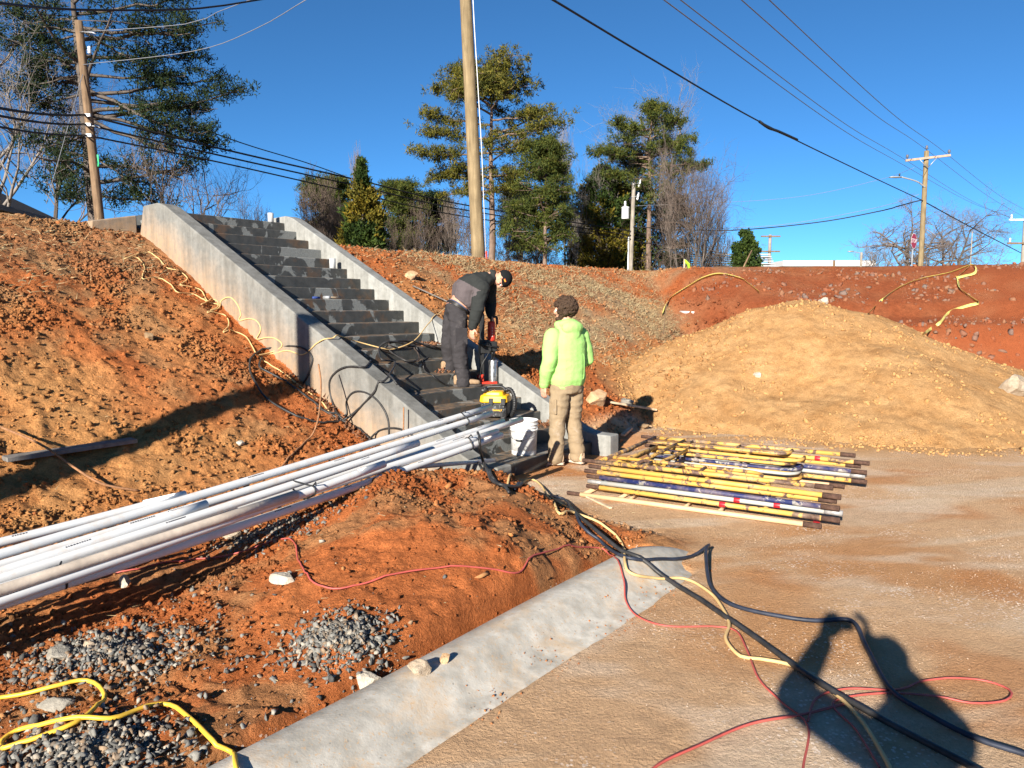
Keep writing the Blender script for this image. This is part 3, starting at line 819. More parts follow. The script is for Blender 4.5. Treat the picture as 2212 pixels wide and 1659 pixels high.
# ------------------------------------------------------------------ scaffold frames
def paint(name, col, wear, under=(0.06, 0.035, 0.025), dust=0.4):
    m, nt, b = new_mat(name, 0.55, 0.35)
    q = geo_pos(nt); f = noise_node(nt, 6.5, 7, 0.74, q, .8)
    k = ramp(nt, f, [(wear, (0, 0, 0)), (wear + .03, (1, 1, 1))])
    c = mixc(nt, k, col, ramp(nt, noise_node(nt, 40, 4, .6, q), [(.3, under), (.7, tuple(min(1, x * 2.4) for x in under))]))
    d = ramp(nt, noise_node(nt, 5, 5, .7, q), [(.45, (0, 0, 0)), (.75, (dust,) * 3)])
    nt.links.new(mixc(nt, d, c, (0.55, 0.40, 0.27)), b.inputs['Base Color']); bump(nt, b, f, .2, .004)
    return m
FR = {'yellow': paint('worn_yellow_paint', (0.54, 0.31, 0.065), 0.55), 'rusty': paint('flaking_yellow_paint', (0.50, 0.28, 0.06), 0.48),
      'blue': paint('worn_blue_paint', (0.012, 0.019, 0.085), 0.54, (0.16, 0.15, 0.14)), 'steel': paint('galvanised_tube', (0.33, 0.34, 0.32), 0.62, (0.12, 0.11, 0.10), .5),
      'dusty': paint('dust_covered_tube', (0.58, 0.37, 0.20), 0.64, dust=.8)}
RUSTY_END = simple('rusty_coupler', (0.075, 0.042, 0.03), 0.9, 0.2, 0.5, 40, 0.3)
SHINY = simple('galvanised_coupler', (0.32, 0.31, 0.30), 0.55, 0.4, 0.3, 30, metal=.3)
RED_TAPE = simple('red_tape', (0.55, 0.012, 0.02), 0.4, 0.4)
LX = np.array([0.853, -0.522, 0.0]); XX = np.array([0.522, 0.853, 0.0])
def frame(o, rot, z, mat, label, length=2.02, width=1.52, brace=.27, bend=1.42, tapes=(), coup=RUSTY_END):
    """o: near-left corner; legs run along the x axis of the frame"""
    root = empty('scaffold_frame', (o[0], o[1], z), math.atan2(LX[1], LX[0]) + rot)
    tag(root, label, 'scaffold frame', 'scaffold frames stacked flat in the yard')
    r = .021
    for y in (0, width):
        m = MB(); m.tube([(0, y, 0), (length * .5, y, 0.0), (length, y, 0)], r, 10); m.build('leg', FR[mat], root, smooth=True)
        for x0, x1 in ((-.13, 0.04), (length - .12, length + .015)):
            m = MB(); m.tube([(x0, y, 0), (x1, y, 0)], .0185 if x0 < 0 else .0225, 10); m.build('coupler', coup, root, smooth=True)
        s = 1 if y == 0 else -1
        yb = y + s * brace
        P = [(.02, yb, 0), (bend * .6, yb, 0), (bend - .10, yb, 0)] + [(bend - .10 + .14 * math.sin(t), yb - s * .14 * (1 - math.cos(t)), 0) for t in np.linspace(.3, 1.57, 5)] + [(bend + .04, y + s * .015, 0)]
        m = MB(); m.tube(P, .0165, 8); m.build('brace', FR[mat], root, smooth=True)
        for x in (.45, .95):
            m = MB(); m.tube([(x, y + s * .012, 0), (x, yb, 0)], .013, 8); m.build('rung', FR[mat], root, smooth=True)
    for x in (.03, .36):
        m = MB(); m.tube([(x, 0, 0), (x, width / 2, 0), (x, width, 0)], .020 if x < .1 else .0165, 10); m.build('crossbar', FR[mat], root, smooth=True)
    for y, x in tapes:
        m = MB(); m.lathe([(.0225, 0), (.0228, .001), (.0228, .05), (.0225, .051)], 10, (x, y, 0), (1, 0, 0)); m.build('tape_band', RED_TAPE, root, smooth=True)
    return root
NL = at_z(1292, 1062, 0.03)
specs = [('dusty', -.10, -.16, .03, 'dust-covered scaffold frame lying lowest and nearest on the ground'), ('yellow', .02, -.01, -.01, 'yellow scaffold frame second from the bottom of the stack'), ('steel', .03, .0, .012, 'bare galvanised scaffold frame below the blue one'), ('blue', .01, .015, -.012, 'blue painted scaffold frame in the middle of the stack'),
         ('yellow', -.02, .03, .008, 'yellow scaffold frame resting right on the blue frame'), ('yellow', .015, .045, -.02, 'yellow scaffold frame second from the top of the stack'), ('rusty', -.06, .07, .02, 'yellow scaffold frame with most flaked paint on top of the stack')]
z = gz(NL[0] + 1.2, NL[1] + .4) + .028
for i, (mt, ox, oy, rt, lab) in enumerate(specs):
    o = NL[:2] + LX[:2] * ox + XX[:2] * oy
    frame(o, rt, float(z) + (0 if i == 0 else .004) + i * .0435, mt, lab, tapes={1: ((0, 1.1),), 2: ((0, 1.52), (0, 1.2)), 5: ((1.52, 1.55),)}.get(i, ()), coup=SHINY if mt in ('steel',) else RUSTY_END, bend=1.42 if i != 0 else 1.2)
q = hit(1762, 1134, .012); m = MB(); m.box(q, (.05, .09, .008), (LX, XX, (0, 0, 1))); m.box(q + XX * .05 + UP * .012, (.05, .03, .004), (LX, XX, (0, 0, 1))); tag(m.build('tape_scrap', RED_TAPE, bevel=.002), 'scrap of bright red tape on the ground beside the frames', 'tape')
# ------------------------------------------------------------------ cords and hoses
M['yellow_cord'] = simple('yellow_cord', (0.72, 0.44, 0.045), 0.45, 0.4, 0.1, 8)
M['cream_cord'] = simple('dusty_yellow_cord', (0.58, 0.39, 0.17), 0.6, 0.3, 0.15, 10)
M['red_cord'] = simple('red_cord', (0.38, 0.075, 0.06), 0.5, 0.35, 0.2, 10)
M['hose'] = simple('dusty_black_hose', (0.028, 0.027, 0.027), 0.5, 0.35, 0.6, 14)
M['brown_hose'] = simple('muddy_black_hose', (0.055, 0.040, 0.032), 0.6, 0.3, 0.5, 14)
M['navy_hose'] = simple('dark_blue_hose', (0.022, 0.027, 0.042), 0.5, 0.35, 0.4, 14)
M['rebar'] = simple('rusty_rebar', (0.26, 0.13, 0.065), 0.9, 0.2, 0.4, 40, 0.3)
z5 = lambda L: [(221 + p[0] * .3335, 415 + p[1] * .3335, *p[2:]) for p in L]
z7 = lambda L: [(553 + p[0] * .4355, 691 + p[1] * .4355, *p[2:]) for p in L]
z9 = lambda L: [(636 + p[0] * .1875, 525.4 + p[1] * .1875, *p[2:]) for p in L]
zb = lambda L: [(p[0] * .425, 1216.6 + p[1] * .425, *p[2:]) for p in L]
cable('extension_cord', z5([(145, 435), (230, 430), (275, 500), (262, 568), (360, 560), (440, 600), (490, 655), (580, 660), (640, 690), (675, 715), (640, 732), (700, 722), (755, 735), (740, 765), (680, 787), (770, 795), (815, 830), (815, 880), (785, 915), (860, 908), (930, 940), (970, 1000), (1000, 1055), (1060, 1110), (1150, 1160), (1250, 1240), (1400, 1350), (1480, 1440)]), .0075, M['cream_cord'], 'dusty yellow cord snaking down the red bank nearest the camera', 'cord', 'yellow cords on the left bank')
cable('extension_cord', z5([(145, 435), (220, 408), (290, 395), (370, 440), (420, 495), (500, 515), (550, 560), (540, 588), (505, 605), (590, 620), (650, 655), (680, 712), (712, 693), (750, 715), (745, 750), (700, 770), (758, 755), (765, 715), (790, 692), (835, 686), (880, 740), (897, 800), (885, 838), (950, 822), (1010, 845), (1025, 900), (1000, 960), (1060, 945), (1130, 955), (1165, 1000), (1100, 1040), (1010, 1062), (1100, 1052), (1200, 1030), (1300, 1058), (1380, 990), (1440, 955), (1500, 955)])
      + z9([(480, 1105, .04), (700, 1230, .10), (1000, 1300, .09), (1130, 1305, .08), (1380, 1240, .12), (1560, 1090, .2), (1790, 945, .3)]), .0075, M['cream_cord'], 'dusty yellow cord looping along the left wall, over it and across the steps', 'cord', 'yellow cords on the left bank')
cable('extension_cord', [(1095, 1058), (1130, 1046), (1165, 1047), (1185, 1080), (1205, 1110), (1240, 1111), (1300, 1135), (1345, 1185), (1355, 1235), (1420, 1253), (1480, 1255), (1535, 1285), (1562, 1320), (1575, 1352), (1568, 1385), (1600, 1422), (1640, 1427), (1720, 1445), (1800, 1500), (1860, 1560), (1915, 1650), (1935, 1700)], .0095, M['cream_cord'], 'cream yellow cord crossing the kerb and running out through the yard', 'cord')
cable('extension_cord', zb([(-60, 720), (0, 705), (150, 670), (300, 625), (400, 608), (480, 620), (525, 660), (530, 710), (480, 770, .01), (380, 830, .01), (200, 900), (60, 948), (8, 948), (12, 920), (80, 870), (200, 835), (400, 815, .02), (560, 800), (700, 760), (830, 738), (900, 750), (1000, 830), (1100, 930), (1180, 990), (1200, 1045), (1215, 1100)]), .0095, M['yellow_cord'], 'bright yellow cord looped on the ground in the bottom left corner', 'cord')
cable('extension_cord', [(230, 1246), (300, 1232), (400, 1215), (500, 1200), (560, 1180), (605, 1166), (634, 1172), (645, 1215), (670, 1255), (720, 1275), (780, 1265), (860, 1240), (960, 1228), (1060, 1230), (1120, 1240), (1160, 1200), (1250, 1183), (1310, 1195), (1345, 1245), (1352, 1300), (1380, 1335), (1440, 1354), (1545, 1356), (1590, 1365), (1615, 1410), (1640, 1470), (1690, 1520), (1745, 1570), (1735, 1659), (1730, 1720)], .0052, M['red_cord'], 'thin red cord winding over the red mound and across the kerb', 'cord')
cable('extension_cord', [(1380, 1690), (1430, 1650), (1500, 1618), (1620, 1567), (1740, 1545), (1840, 1520)], .006, M['red_cord'], 'red cord curving up from the bottom edge into the photographer shadow', 'cord')
cable('extension_cord', [(1745, 1560), (1765, 1510), (1830, 1490), (1940, 1492), (2000, 1472), (2110, 1470), (2180, 1492), (2172, 1515), (2100, 1521), (2020, 1506), (1900, 1500), (1800, 1520), (1850, 1580), (1900, 1660)], .0052, M['red_cord'], 'red cord lying in a flat loop at the right of the shadow', 'cord')
cable('water_hose', [(1030, 1010, .06), (1060, 1040), (1120, 1058), (1180, 1075), (1250, 1120), (1350, 1200), (1450, 1262), (1600, 1360), (1750, 1468), (1900, 1558), (2090, 1659), (2160, 1700)], .014, M['hose'], 'thick dusty black hose running straight from the stair foot to the bottom right', 'hose')
cable('water_hose', [(1110, 1062), (1180, 1076), (1222, 1084), (1250, 1130), (1300, 1178), (1360, 1210), (1450, 1212), (1500, 1203), (1530, 1196, .05), (1524, 1215, .06), (1535, 1270), (1580, 1310), (1680, 1335), (1760, 1345), (1838, 1346), (1870, 1400), (1920, 1490), (1990, 1540), (2100, 1598), (2212, 1635), (2270, 1660)], .012, M['navy_hose'], 'dark blue hose with a kink on the end of the kerb', 'hose')
# black hose in big loops on the left bank against the wall
cable('water_hose', z7([(235, 320), (265, 260), (278, 185), (205, 137), (60, 147), (-20, 190), (-30, 260), (0, 320), (60, 400), (200, 480), (330, 518), (430, 505), (520, 450, .03), (600, 372, .05), (655, 300, .03), (690, 240, .06), (625, 240, .09), (612, 185, .09), (650, 150, .09), (740, 160, .09), (800, 190, .08), (800, 228, .06), (740, 235, .07), (660, 190, .08), (640, 180, .09), (690, 142, .08), (780, 138, .07), (870, 160, .05), (960, 165, .05)]), .012, M['hose'], 'black hose in the largest loop on the left bank, rising over the wall', 'hose', 'black hoses around the stairs')
cable('water_hose', z7([(500, 545), (410, 480), (378, 410), (364, 320), (392, 268), (450, 238), (540, 241), (610, 262, .02), (665, 300, .04), (700, 340, .03)]), .012, M['hose'], 'black hose in an upright loop leaning on the outside of the left wall', 'hose', 'black hoses around the stairs')
cable('water_hose', z7([(300, 440), (440, 485), (448, 410), (480, 365), (535, 362), (600, 402), (650, 480), (660, 560), (650, 592), (580, 600), (560, 608), (600, 560), (670, 541), (740, 555), (790, 590)]), .011, M['hose'], 'black hose in a rounded loop at the foot of the left wall', 'hose', 'black hoses around the stairs')
cable('water_hose', z7([(30, 190), (20, 240), (110, 290), (230, 370), (330, 450), (420, 500), (500, 540), (560, 590)]), .012, M['hose'], 'black hose stretched along the gutter between bank and left wall', 'hose', 'black hoses around the stairs')
cable('air_hose', z7([(600, 165, .05), (700, 205, .06), (770, 238, .05), (810, 215, .05), (785, 175, .07), (720, 172, .06), (660, 150, .07), (760, 130, .05), (860, 145, .05), (960, 180, .05)]), .009, M['brown_hose'], 'muddy brown hose coiled on the middle steps', 'hose')
cable('air_hose', z7([(860, 195, .03), (825, 225, .03), (830, 260, .02), (880, 295, .02), (940, 325), (995, 330)]), .010, M['hose'], 'black hose dropping down the steps to the worker boots', 'hose', 'black hoses around the stairs')
cable('air_hose', [(1032, 934, 'd', -.62), (1036, 948, 'd', -.74), (1037, 970, 'd', -.72), (1046, 1004, 'd', -.66), (1060, 1032, .02), (1078, 1053), (1100, 1068)], .012, M['hose'], 'black hose hanging down over the tips of the white pipes', 'hose')
for lab, P, r in (('thin bent rebar rod lying across the shaded plank on the left', [(-40, 938, .10), (0, 956, .12), (95, 1003, .14), (158, 1032, .08), (222, 1056, .03), (300, 1063)], .010),
                  ('rusty bent rebar leaning up beside the black hose loops', [(688, 787, 's', -2.45), (693, 822, 's', -2.5), (692, 865, 's', -2.6), (684, 917, 's', -2.75), (662, 957, 's', -2.9), (605, 1014)], .009),
                  ('short upright rebar stake against the left wall', [(872, 880, 's', -2.2), (872, 910, 's', -2.2), (871, 950, 's', -2.2), (871, 990, 's', -2.2)], .008)):
    o = cable('rebar', P, r, M['rebar'], lab, 'rebar')

# ------------------------------------------------------------------ stones, clods, gravel
bm0 = bmesh.new(); bmesh.ops.create_icosphere(bm0, subdivisions=1, radius=1.0)
ICO_V = np.array([v.co[:] for v in bm0.verts]); ICO_F = np.array([[v.index for v in f.verts] for f in bm0.faces]); bm0.free()
A_ = np.array([[0, 1, 1.618], [0, -1, 1.618], [0, 1, -1.618], [0, -1, -1.618], [1, 1.618, 0], [-1, 1.618, 0], [1, -1.618, 0], [-1, -1.618, 0], [1.618, 0, 1], [-1.618, 0, 1], [1.618, 0, -1], [-1.618, 0, -1]]) / 1.902
D20 = np.array([[i, j, k] for i in range(12) for j in range(i + 1, 12) for k in range(j + 1, 12) if all(np.linalg.norm(A_[a] - A_[b]) < 1.1 for a, b in ((i, j), (j, k), (i, k)))])
for q in D20:
    if np.dot(np.cross(A_[q[1]] - A_[q[0]], A_[q[2]] - A_[q[0]]), A_[q[0]]) < 0: q[[1, 2]] = q[[2, 1]]
def rand_rot(n, r_):
    q = r_.normal(size=(n, 4)); q /= np.linalg.norm(q, axis=1)[:, None]; w, x, y, z = q.T
    return np.stack([np.stack([1 - 2 * (y * y + z * z), 2 * (x * y - z * w), 2 * (x * z + y * w)], 1), np.stack([2 * (x * y + z * w), 1 - 2 * (x * x + z * z), 2 * (y * z - x * w)], 1), np.stack([2 * (x * z - y * w), 2 * (y * z + x * w), 1 - 2 * (x * x + y * y)], 1)], 1)
O8 = np.array([[1, 0, 0], [-1, 0, 0], [0, 1, 0], [0, -1, 0], [0, 0, 1], [0, 0, -1.0]]); F8 = np.array([[0, 2, 4], [2, 1, 4], [1, 3, 4], [3, 0, 4], [2, 0, 5], [1, 2, 5], [3, 1, 5], [0, 3, 5]])
def crumbs(name, xy, size, seed, sink=.25, dark=(.72, 1.05)):
    """angular crumbs of the soil they lie on"""
    r_ = np.random.default_rng(seed); n = len(xy)
    V = O8[None] * (1 + .35 * r_.normal(size=(n, 6, 1)).clip(-1.5, 1.5)) * (1 + .25 * r_.normal(size=(n, 1, 3)).clip(-1.5, 1.5)) * size[:, None, None]
    V = np.einsum('nij,nkj->nki', rand_rot(n, r_), V); z = gz2(xy[:, 0], xy[:, 1])
    c = soil_colour(xy[:, 0], xy[:, 1], z) * r_.uniform(*dark, n)[:, None]
    V[:, :, 0] += xy[:, 0:1]; V[:, :, 1] += xy[:, 1:2]; V[:, :, 2] += (z + size * (.5 - sink))[:, None]
    o = obj_from(name, V.reshape(-1, 3), (F8[None] + 6 * np.arange(n)[:, None, None]).reshape(-1, 3), M['soil'])
    cc = np.ones((n * 6, 4), np.float32); cc[:, :3] = np.repeat(c, 6, 0)
    o.data.color_attributes.new('soil', 'FLOAT_COLOR', 'POINT').data.foreach_set('color', cc.ravel()); tag(o, kind='stuff'); return o
def scatter(name, xy, size, mat, seed, sink=0.3, flat=(1, .75, .55), jag=0.28, zf=None, kind='stuff'):
    r_ = np.random.default_rng(seed); n = len(xy)
    V = A_[None] * (1 + jag * r_.normal(size=(n, 12, 1)).clip(-1.6, 1.6)) * (np.array(flat)[None, None] * (1 + .2 * r_.normal(size=(n, 1, 3)).clip(-1.5, 1.5)))
    V = V * size[:, None, None]
    V = np.einsum('nij,nkj->nki', rand_rot(n, r_), V)
    zz = (zf or gz2)(xy[:, 0], xy[:, 1]) + size * (0.55 - sink)
    V[:, :, 0] += xy[:, 0:1]; V[:, :, 1] += xy[:, 1:2]; V[:, :, 2] += zz[:, None]
    F = (D20[None] + 12 * np.arange(n)[:, None, None]).reshape(-1, 3)
    o = obj_from(name, V.reshape(-1, 3), F, mat); tag(o, kind=kind); return o
def island_mat(name, cols, rough=0.9, spec=0.15, pos=True):
    m, nt, b = new_mat(name, rough, spec)
    g = nt.nodes.new('ShaderNodeNewGeometry')
    c = ramp(nt, g.outputs['Random Per Island'], [(i / max(1, len(cols) - 1), k) for i, k in enumerate(cols)])
    c = mixc(nt, 1.0, c, ramp(nt, noise_node(nt, 60, 4, .6, g.outputs['Position']), [(.3, (.7, .7, .7)), (.7, (1.2, 1.2, 1.2))]), 'MULTIPLY')
    nt.links.new(c, b.inputs['Base Color']); bump(nt, b, noise_node(nt, 150, 3, .6, g.outputs['Position']), .4, .005)
    return m
M['clod'] = island_mat('soil_clod', [(0.34, 0.105, 0.032), (0.40, 0.165, 0.056), (0.29, 0.095, 0.032), (0.37, 0.18, 0.07), (0.27, 0.12, 0.052)])
M['gravel'] = island_mat('grey_gravel', [(0.052, 0.050, 0.046), (0.135, 0.13, 0.118), (0.22, 0.21, 0.185), (0.085, 0.083, 0.076), (0.24, 0.16, 0.095), (0.31, 0.285, 0.24)], 0.75, 0.3)
M['chip'] = island_mat('pale_chips', [(0.58, 0.46, 0.35), (0.50, 0.35, 0.24), (0.64, 0.55, 0.46)])
M['sandclod'] = island_mat('sandy_clod', [(0.36, 0.185, 0.068), (0.42, 0.24, 0.098), (0.39, 0.205, 0.078)])
M['cutstone'] = island_mat('stones_in_cut', [(0.22, 0.065, 0.026), (0.17, 0.11, 0.08), (0.25, 0.09, 0.04), (0.14, 0.115, 0.10), (0.23, 0.07, 0.028), (0.22, 0.12, 0.07)])
r1 = np.random.default_rng(3)
def pick(n, x0, x1, y0, y1, mask, r_=r1):
    x = r_.uniform(x0, x1, n); y = r_.uniform(y0, y1, n); k = r_.uniform(size=n) < mask(x, y); return np.stack([x[k], y[k]], 1)
def not_stairs(s, d): return ~((s > -2.2) & (s < .3) & (d > -.5) & (d < 6.2))
def clod_mask(x, y):
    s, d = sd_of(x, y); n = fbm(x * 1.2, y * 1.2, 101, 3)
    soil = not_stairs(s, d) & (d > -2.3) & ~((s > -2.5) & (d < .5)) & ~((s > 3) & (d > 3))
    return soil * (0.12 + 0.88 * sstep(-.1, .35, n)) * (np.abs(x) < .72 * y + .4)
xy = pick(150000, -6.5, 2.6, 2.4, 11.5, clod_mask)[:62000]; dist = np.hypot(xy[:, 0], xy[:, 1])
crumbs('soil_clods', xy, (0.005 + 0.017 * r1.uniform(size=len(xy)) ** 2.4) * np.clip(dist / 5.5, .7, 1.35), 4)
xy = pick(900, -6.5, 3.5, 2.6, 12, clod_mask); scatter('soil_lumps', xy, 0.018 + 0.03 * r1.uniform(size=len(xy)) ** 2, M['clod'], 5, sink=.45)
# gravel heaps, each one thing nobody could count
gl = ['grey crushed stone', 'grey crushed stone', 'grey crushed stone', 'grey crushed stone']
for i, (gx, gy, gh, gr) in enumerate(GRAVEL):
    n = (3600, 2800, 3600, 2200)[i]; rr = np.abs(r1.normal(size=n)) * gr * (.62, .55, .62, .62)[i]; a = r1.uniform(0, 2 * math.pi, n)
    xy = np.stack([gx + rr * np.cos(a) * 1.15, gy + rr * np.sin(a) * .8], 1)
    s, d = sd_of(xy[:, 0], xy[:, 1]); xy = xy[(d > -2.34)]
    scatter('gravel_heap', xy, 0.004 + 0.0165 * r1.uniform(size=len(xy)) ** 2.2, M['gravel'], 20 + i, sink=.2, jag=.40, flat=(1, .7, .45))
def gm(x, y):
    s, d = sd_of(x, y); return ((d > -2.32) & (d < -.7) & (s < -4.9 - .5 * (d + 1.5))) * (0.15 + 0.85 * sstep(.0, .4, fbm(x * 1.6, y * 1.6, 111, 3)))
xy = pick(2600, -3.2, .4, 2.4, 5.6, gm); scatter('loose_gravel', xy, 0.003 + 0.014 * r1.uniform(size=len(xy)) ** 3, M['gravel'], 31, sink=.3)
# pale chips trodden into the yard
def cm(x, y):
    s, d = sd_of(x, y); return ((d < -2.85) | ((s > -2.6) & (d < -.6))) * sstep(.12, .4, fbm(x * 1.1 + 3, y * 1.1, 121, 4)) * (x < .7 * y + .3)
xy = pick(42000, -.6, 6.5, 2.3, 8.5, cm)[:7000]; scatter('pale_chips', xy, 0.0016 + 0.0032 * r1.uniform(size=len(xy)) ** 2, M['chip'], 41, sink=.2, flat=(1, .7, .3))
def km(x, y):
    s, d = sd_of(x, y); return ((d < -2.60) & (d > -2.86) & (s < -2.9)) * sstep(-.2, .3, fbm(x * 3, y * 3, 122, 2)) * 1.0
xy = pick(9000, -1, 2, 2.3, 5.4, km); scatter('kerbside_grit', xy, 0.002 + 0.007 * r1.uniform(size=len(xy)) ** 4, M['clod'], 42, sink=.3, zf=lambda x, y: np.maximum(gz(x, y), np.interp(sd_of(x, y)[1], [-2.80, -2.69, -2.64, -2.59], [-.006, .018, .046, .092])))
def hm(x, y): return (heap_z(x, y) > gz(x, y) + .05) * (0.1 + .9 * sstep(0, .4, fbm(x * 1.3, y * 1.3, 131, 3)))
xy = pick(9000, 1.5, 9.5, 9, 14, hm); scatter('sand_clods', xy, 0.006 + 0.036 * r1.uniform(size=len(xy)) ** 4.2, M['sandclod'], 51, sink=.4)
def tm(x, y):
    k = heap_z(x, y) - gz(x, y); return sstep(-.42, -.05, k) * (k < .15) * (.25 + .75 * sstep(-.1, .3, fbm(x * 1.5, y * 1.5, 133, 3)))
xy = pick(16000, .5, 10, 8.6, 12.5, tm); scatter('heap_toe_clods', xy, 0.006 + 0.03 * r1.uniform(size=len(xy)) ** 3.2, M['sandclod'], 52, sink=.35)
def wm(x, y): return (heap_z(x, y) < gz(x, y)) * (gz(x, y, False) > .5) * (x > 3.5) * sstep(-.3, .3, fbm(x, y, 141, 2))
xy = pick(7000, 4, 16, 13.5, 19, wm); scatter('cut_stones', xy, 0.010 + 0.075 * r1.uniform(size=len(xy)) ** 4.5, M['cutstone'], 61, sink=.45)
def bmk(x, y):
    s, d = sd_of(x, y); return (s > .3) * (d > .1) * (d < 5.6) * (x < 5) * 1.0
xy = pick(18000, -4, 6, 9, 21, bmk); crumbs('bank_clods', xy, 0.010 + 0.032 * r1.uniform(size=len(xy)) ** 2.6, 71, .35)

def rock(u, v, size, seed, mat, label, on=hit3, sink=.35, name='rock', rz=0.0):
    p = on(u, v); bm = bmesh.new(); bmesh.ops.create_icosphere(bm, subdivisions=3, radius=1.0)
    V = np.array([q.co[:] for q in bm.verts]); r_ = np.random.default_rng(seed)
    for k in range(16):    # knock flat facets into it
        nrm = r_.normal(size=3); nrm /= np.linalg.norm(nrm); lim = r_.uniform(.48, .82)
        dd = V @ nrm; V = V - nrm[None] * np.maximum(dd - lim, 0)[:, None]
    V = V * (1 + .10 * vnoise3(V * 2.5 + seed, seed)[:, None] + .05 * vnoise3(V * 7 + seed, seed + 3)[:, None]) * np.array(size)
    for q, c in zip(bm.verts, V): q.co = c
    me = bpy.data.meshes.new(name); bm.to_mesh(me); bm.free(); me.materials.append(mat)
    o = bpy.data.objects.new(name, me); COL.objects.link(o); o.location = p + UP * size[2] * (1 - 2 * sink) ; o.rotation_euler = (0, 0, rz)
    tag(o, label, 'rock'); return o
def stone_mat(name, a, b_, scale=9):
    m, nt, b = new_mat(name, .9, .2); q = obj_pos(nt)
    nt.links.new(ramp(nt, noise_node(nt, scale, 6, .7, q), [(.3, a), (.7, b_)]), b.inputs['Base Color']); bump(nt, b, noise_node(nt, scale * 3, 5, .7, q), .7, .02); return m
SM = {'pale': stone_mat('pale_limestone', (.24, .18, .12), (.44, .36, .27)), 'earth': stone_mat('earthy_boulder', (.34, .18, .08), (.50, .36, .22), 5), 'grey': stone_mat('grey_rock', (.14, .13, .11), (.32, .29, .24)), 'white': stone_mat('white_rock', (.30, .26, .20), (.50, .45, .37)), 'brown': stone_mat('brown_rock', (.15, .10, .06), (.30, .20, .11))}
rock(1292, 872, (.20, .20, .17), 2, SM['earth'], 'big earth-stained boulder beside the man in the green hoodie', sink=.3, name='boulder')
rock(1352, 874, (.15, .11, .08), 5, SM['grey'], 'flat grey rock lying right of the boulder')
rock(1388, 925, (.10, .08, .07), 8, SM['brown'], 'brown layered rock in front of the plank')
rock(612, 1256, (.075, .06, .04), 3, SM['white'], 'angular off-white block beside the red cord', sink=.3)
rock(500, 1160, (.085, .06, .05), 6, SM['pale'], 'pale knobbly rock on the gravel behind the red cord')
rock(797, 1478, (.08, .06, .05), 12, SM['white'], 'broken white concrete lump at the foot of the middle gravel heap', sink=.3)
rock(905, 1455, (.055, .045, .045), 9, SM['pale'], 'pale rock touching the back of the kerb', sink=.3)
rock(960, 1428, (.035, .03, .03), 19, SM['earth'], 'small pinkish stone just behind the kerb above the pale rock')
rock(120, 1528, (.10, .055, .045), 11, SM['grey'], 'long grey rock inside the bright yellow cord loop')
rock(130, 1420, (.06, .05, .045), 14, SM['grey'], 'grey rock on the left of the front gravel heap')
rock(195, 1400, (.05, .04, .035), 15, SM['pale'], 'pinkish pale rock on the left gravel heap')
rock(270, 1268, (.04, .035, .055), 17, SM['white'], 'upright white stone in the shade under the pipe pile')
rock(520, 960, (.05, .04, .03), 25, SM['white'], 'whitish stone alone on the lower left bank')
rock(2190, 850, (.36, .26, .22), 21, SM['pale'], 'large pale rock at the right edge below the sandy heap', on=hit2)
rock(1780, 655, (.14, .12, .10), 23, SM['white'], 'white stone on the crest of the sandy heap', on=hit2)
rock(1637, 812, (.09, .06, .05), 27, SM['white'], 'small white stone in the hollow of the sandy heap', on=hit2)
rock(322, 730, (.07, .06, .06), 29, SM['brown'], 'round brown stone beside the yellow cord high on the bank')
rock(888, 600, (.14, .10, .10), 33, SM['earth'], 'orange clay lump right of the staircase wall')
M['plank'] = simple('weathered_board', (0.48, 0.36, 0.24), 0.9, 0.2, .35, 14, .3)
M['grey_plank'] = simple('grey_board', (0.17, 0.155, 0.14), 0.9, 0.2, .35, 14, .3)
def plank(a, b_, wd, th, mat, label, lift=.02):
    A = hit3(*a); Bq = hit3(*b_); A[2] += lift; Bq[2] += lift; u_ = (Bq - A); L = np.linalg.norm(u_); u_ /= L; sx = np.cross(u_, UP); sx /= np.linalg.norm(sx); up = np.cross(sx, u_)
    m = MB(); m.box((0, 0, 0), (L, wd, th), (u_, sx, up)); o = m.build('plank', mat, bevel=.004); o.location = (A + Bq) / 2; tag(o, label, 'plank'); return o
plank((1318, 876), (1416, 892), .09, .03, M['plank'], 'pale board lying in front of the boulder', .05)
plank((10, 1000), (290, 958), .14, .035, M['grey_plank'], 'grey board in the shadow at the foot of the left bank', .03)
plank((892, 622), (965, 655), .09, .02, M['grey_plank'], 'grey slat on the bank behind the bending worker', .03)
plank((1268, 1075), (1320, 1100), .03, .015, M['plank'], 'small splinter of board at the near corner of the frames', .01)
plank((1345, 945), (1362, 930), .06, .03, M['plank'], 'short reddish brick-like offcut behind the frame stack', .03)
# ------------------------------------------------------------------ poles and wires
PLAT = 2.72
def wood(name, a, b_, stretch=(14, 14, 1.2)):
    m, nt, b = new_mat(name, .85, .2); q = obj_pos(nt)
    mp = nt.nodes.new('ShaderNodeMapping'); mp.inputs['Scale'].default_value = stretch; nt.links.new(q, mp.inputs['Vector'])
    f = noise_node(nt, 1.0, 6, .65, mp.outputs[0], .6); g = noise_node(nt, 2.2, 3, .5, q)
    c = ramp(nt, f, [(.3, a), (.68, b_)]); c = mixc(nt, 1.0, c, ramp(nt, g, [(.3, (.75, .75, .75)), (.7, (1.15, 1.15, 1.15))]), 'MULTIPLY')
    nt.links.new(c, b.inputs['Base Color']); bump(nt, b, f, .5, .02); return m
M['pole_new'] = wood('treated_pole_timber', (.13, .095, .052), (.27, .205, .115))
M['pole_old'] = wood('weathered_pole_timber', (.09, .058, .036), (.24, .16, .095))
M['pole_grey'] = wood('grey_pole_timber', (.16, .14, .115), (.34, .30, .25))
M['wire'] = simple('black_cable', (.012, .012, .013), .6, .3)
M['thin_wire'] = simple('bare_aluminium_wire', (.16, .17, .19), .6, .3)
M['porcelain'] = simple('grey_porcelain', (.55, .56, .58), .3, .5)
